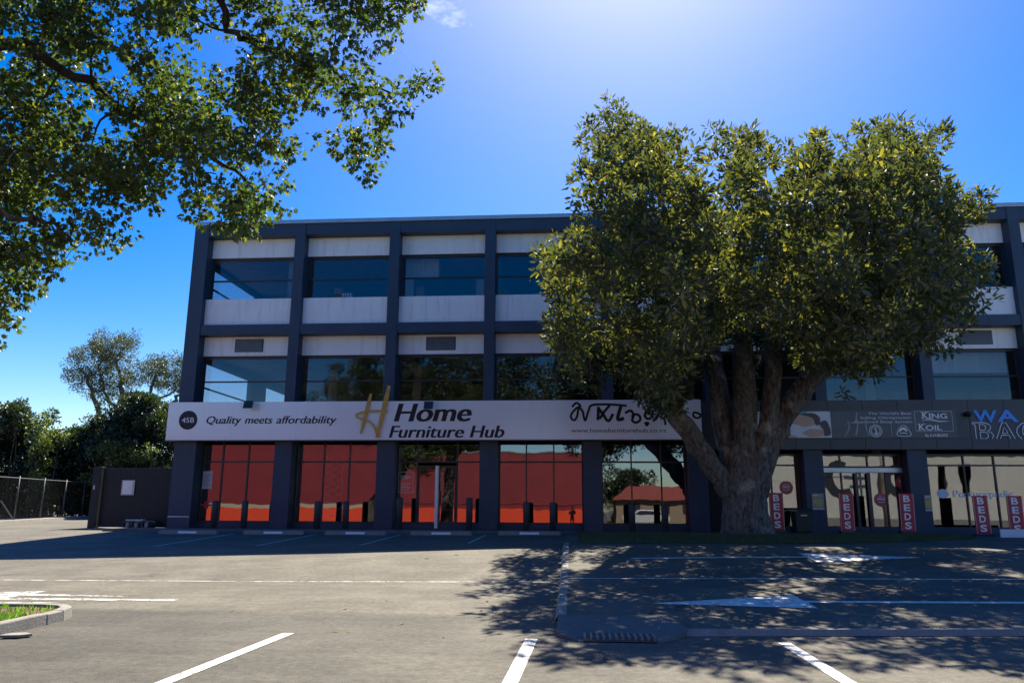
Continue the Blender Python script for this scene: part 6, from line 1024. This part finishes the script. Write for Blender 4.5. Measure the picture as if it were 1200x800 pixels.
bo.modifiers.new('sub', 'SUBSURF').levels = 1; bo.modifiers['sub'].render_levels = 2
b = MB(); b.tube([(0, -.485, z0 + 1.49), (0, -.495, z0 + 1.56), (0, -.50, z0 + 1.62), (0, -.50, z0 + 1.66)], [.098, .105, .08, .02], 16); b.build('hair', 'hair', pe, smooth=True)
b = MB(); b.tube([(0, -.455, z0 + 1.40), (0, -.425, z0 + 1.45), (0, -.42, z0 + 1.5), (0, -.44, z0 + 1.55)], [.05, .07, .075, .05], 14); b.build('face', 'skin', pe, smooth=True)
ph_ = own('phone', MB().box(-.08, .08, -.075, -.066, EZ - .04, EZ + .038), 'ink', 'dark phone held up in both hands by the mirrored person', 'phone', (0, -.07, EZ), bevel=.003)
pe.location.y -= 1.7; ph_.location.y -= 1.7

# lattice screen just inside the second shop window
ls = root('lattice_screen', 'pale lattice screen standing inside the second shop window', 'screen', (-9.0, 29.0, .63))
for k in range(9):
    za = .7 + k * .27
    for (a, c) in (((-9.38, za), (-8.72, za + .4)), ((-8.72, za), (-9.38, za + .4))):
        b = MB(); stroke(b, [a, c], .03, 29.02 + .01 * (a[0] > -9), False, .012); b.build('lath', 'white', ls)
for x in (-9.40, -8.70): MB().box(x - .025, x + .025, 29.0, 29.05, .625, 3.3).build('stile', 'white', ls)
# curtains and blinds behind the office panes
for x0, x1, z0, z1 in ((-11.35, -11.0, 9.36, 11.1), (-6.55, -6.2, 9.36, 11.1), (-6.2, -5.2, 10.3, 11.1), (-3.7, -3.4, 9.36, 10.2), (13.2, 13.5, 9.36, 11.1), (-7.3, -7.0, 5.0, 7.1), (13.3, 15.9, 6.3, 7.1)):
    c = MB(); n = 14; P = [(x0 + (x1 - x0) * k / n, 29.0 + .03 * (k % 2)) for k in range(n + 1)]
    c.add([(x, y, z0) for x, y in P] + [(x, y, z1) for x, y in P], [(k, k + 1, n + k + 2, n + k + 1) for k in range(n)]); c.build('curtain', 'interior_pale', bd)
# things on the office window sills
bxr = root('portable_heater', 'small white slatted unit on the sill of the second top floor window', 'heater', (-9.0, 28.9, 9.35))
MB().box(-9.05, -8.68, 28.85, 29.05, 9.40, 9.68).build('case', 'white', bxr, bevel=.01); MB().box(-9.36, -9.06, 28.85, 29.05, 9.40, 9.66).build('side_case', 'ink', bxr, bevel=.01)
for k in range(3): MB().box(-8.97 + k * .1, -8.93 + k * .1, 28.84, 28.849, 9.43, 9.65).build('slot', 'concrete_dark', bxr)
MB().box(-9.4, -8.6, 28.8, 29.2, 9.33, 9.398).build('shelf', 'interior', bxr)
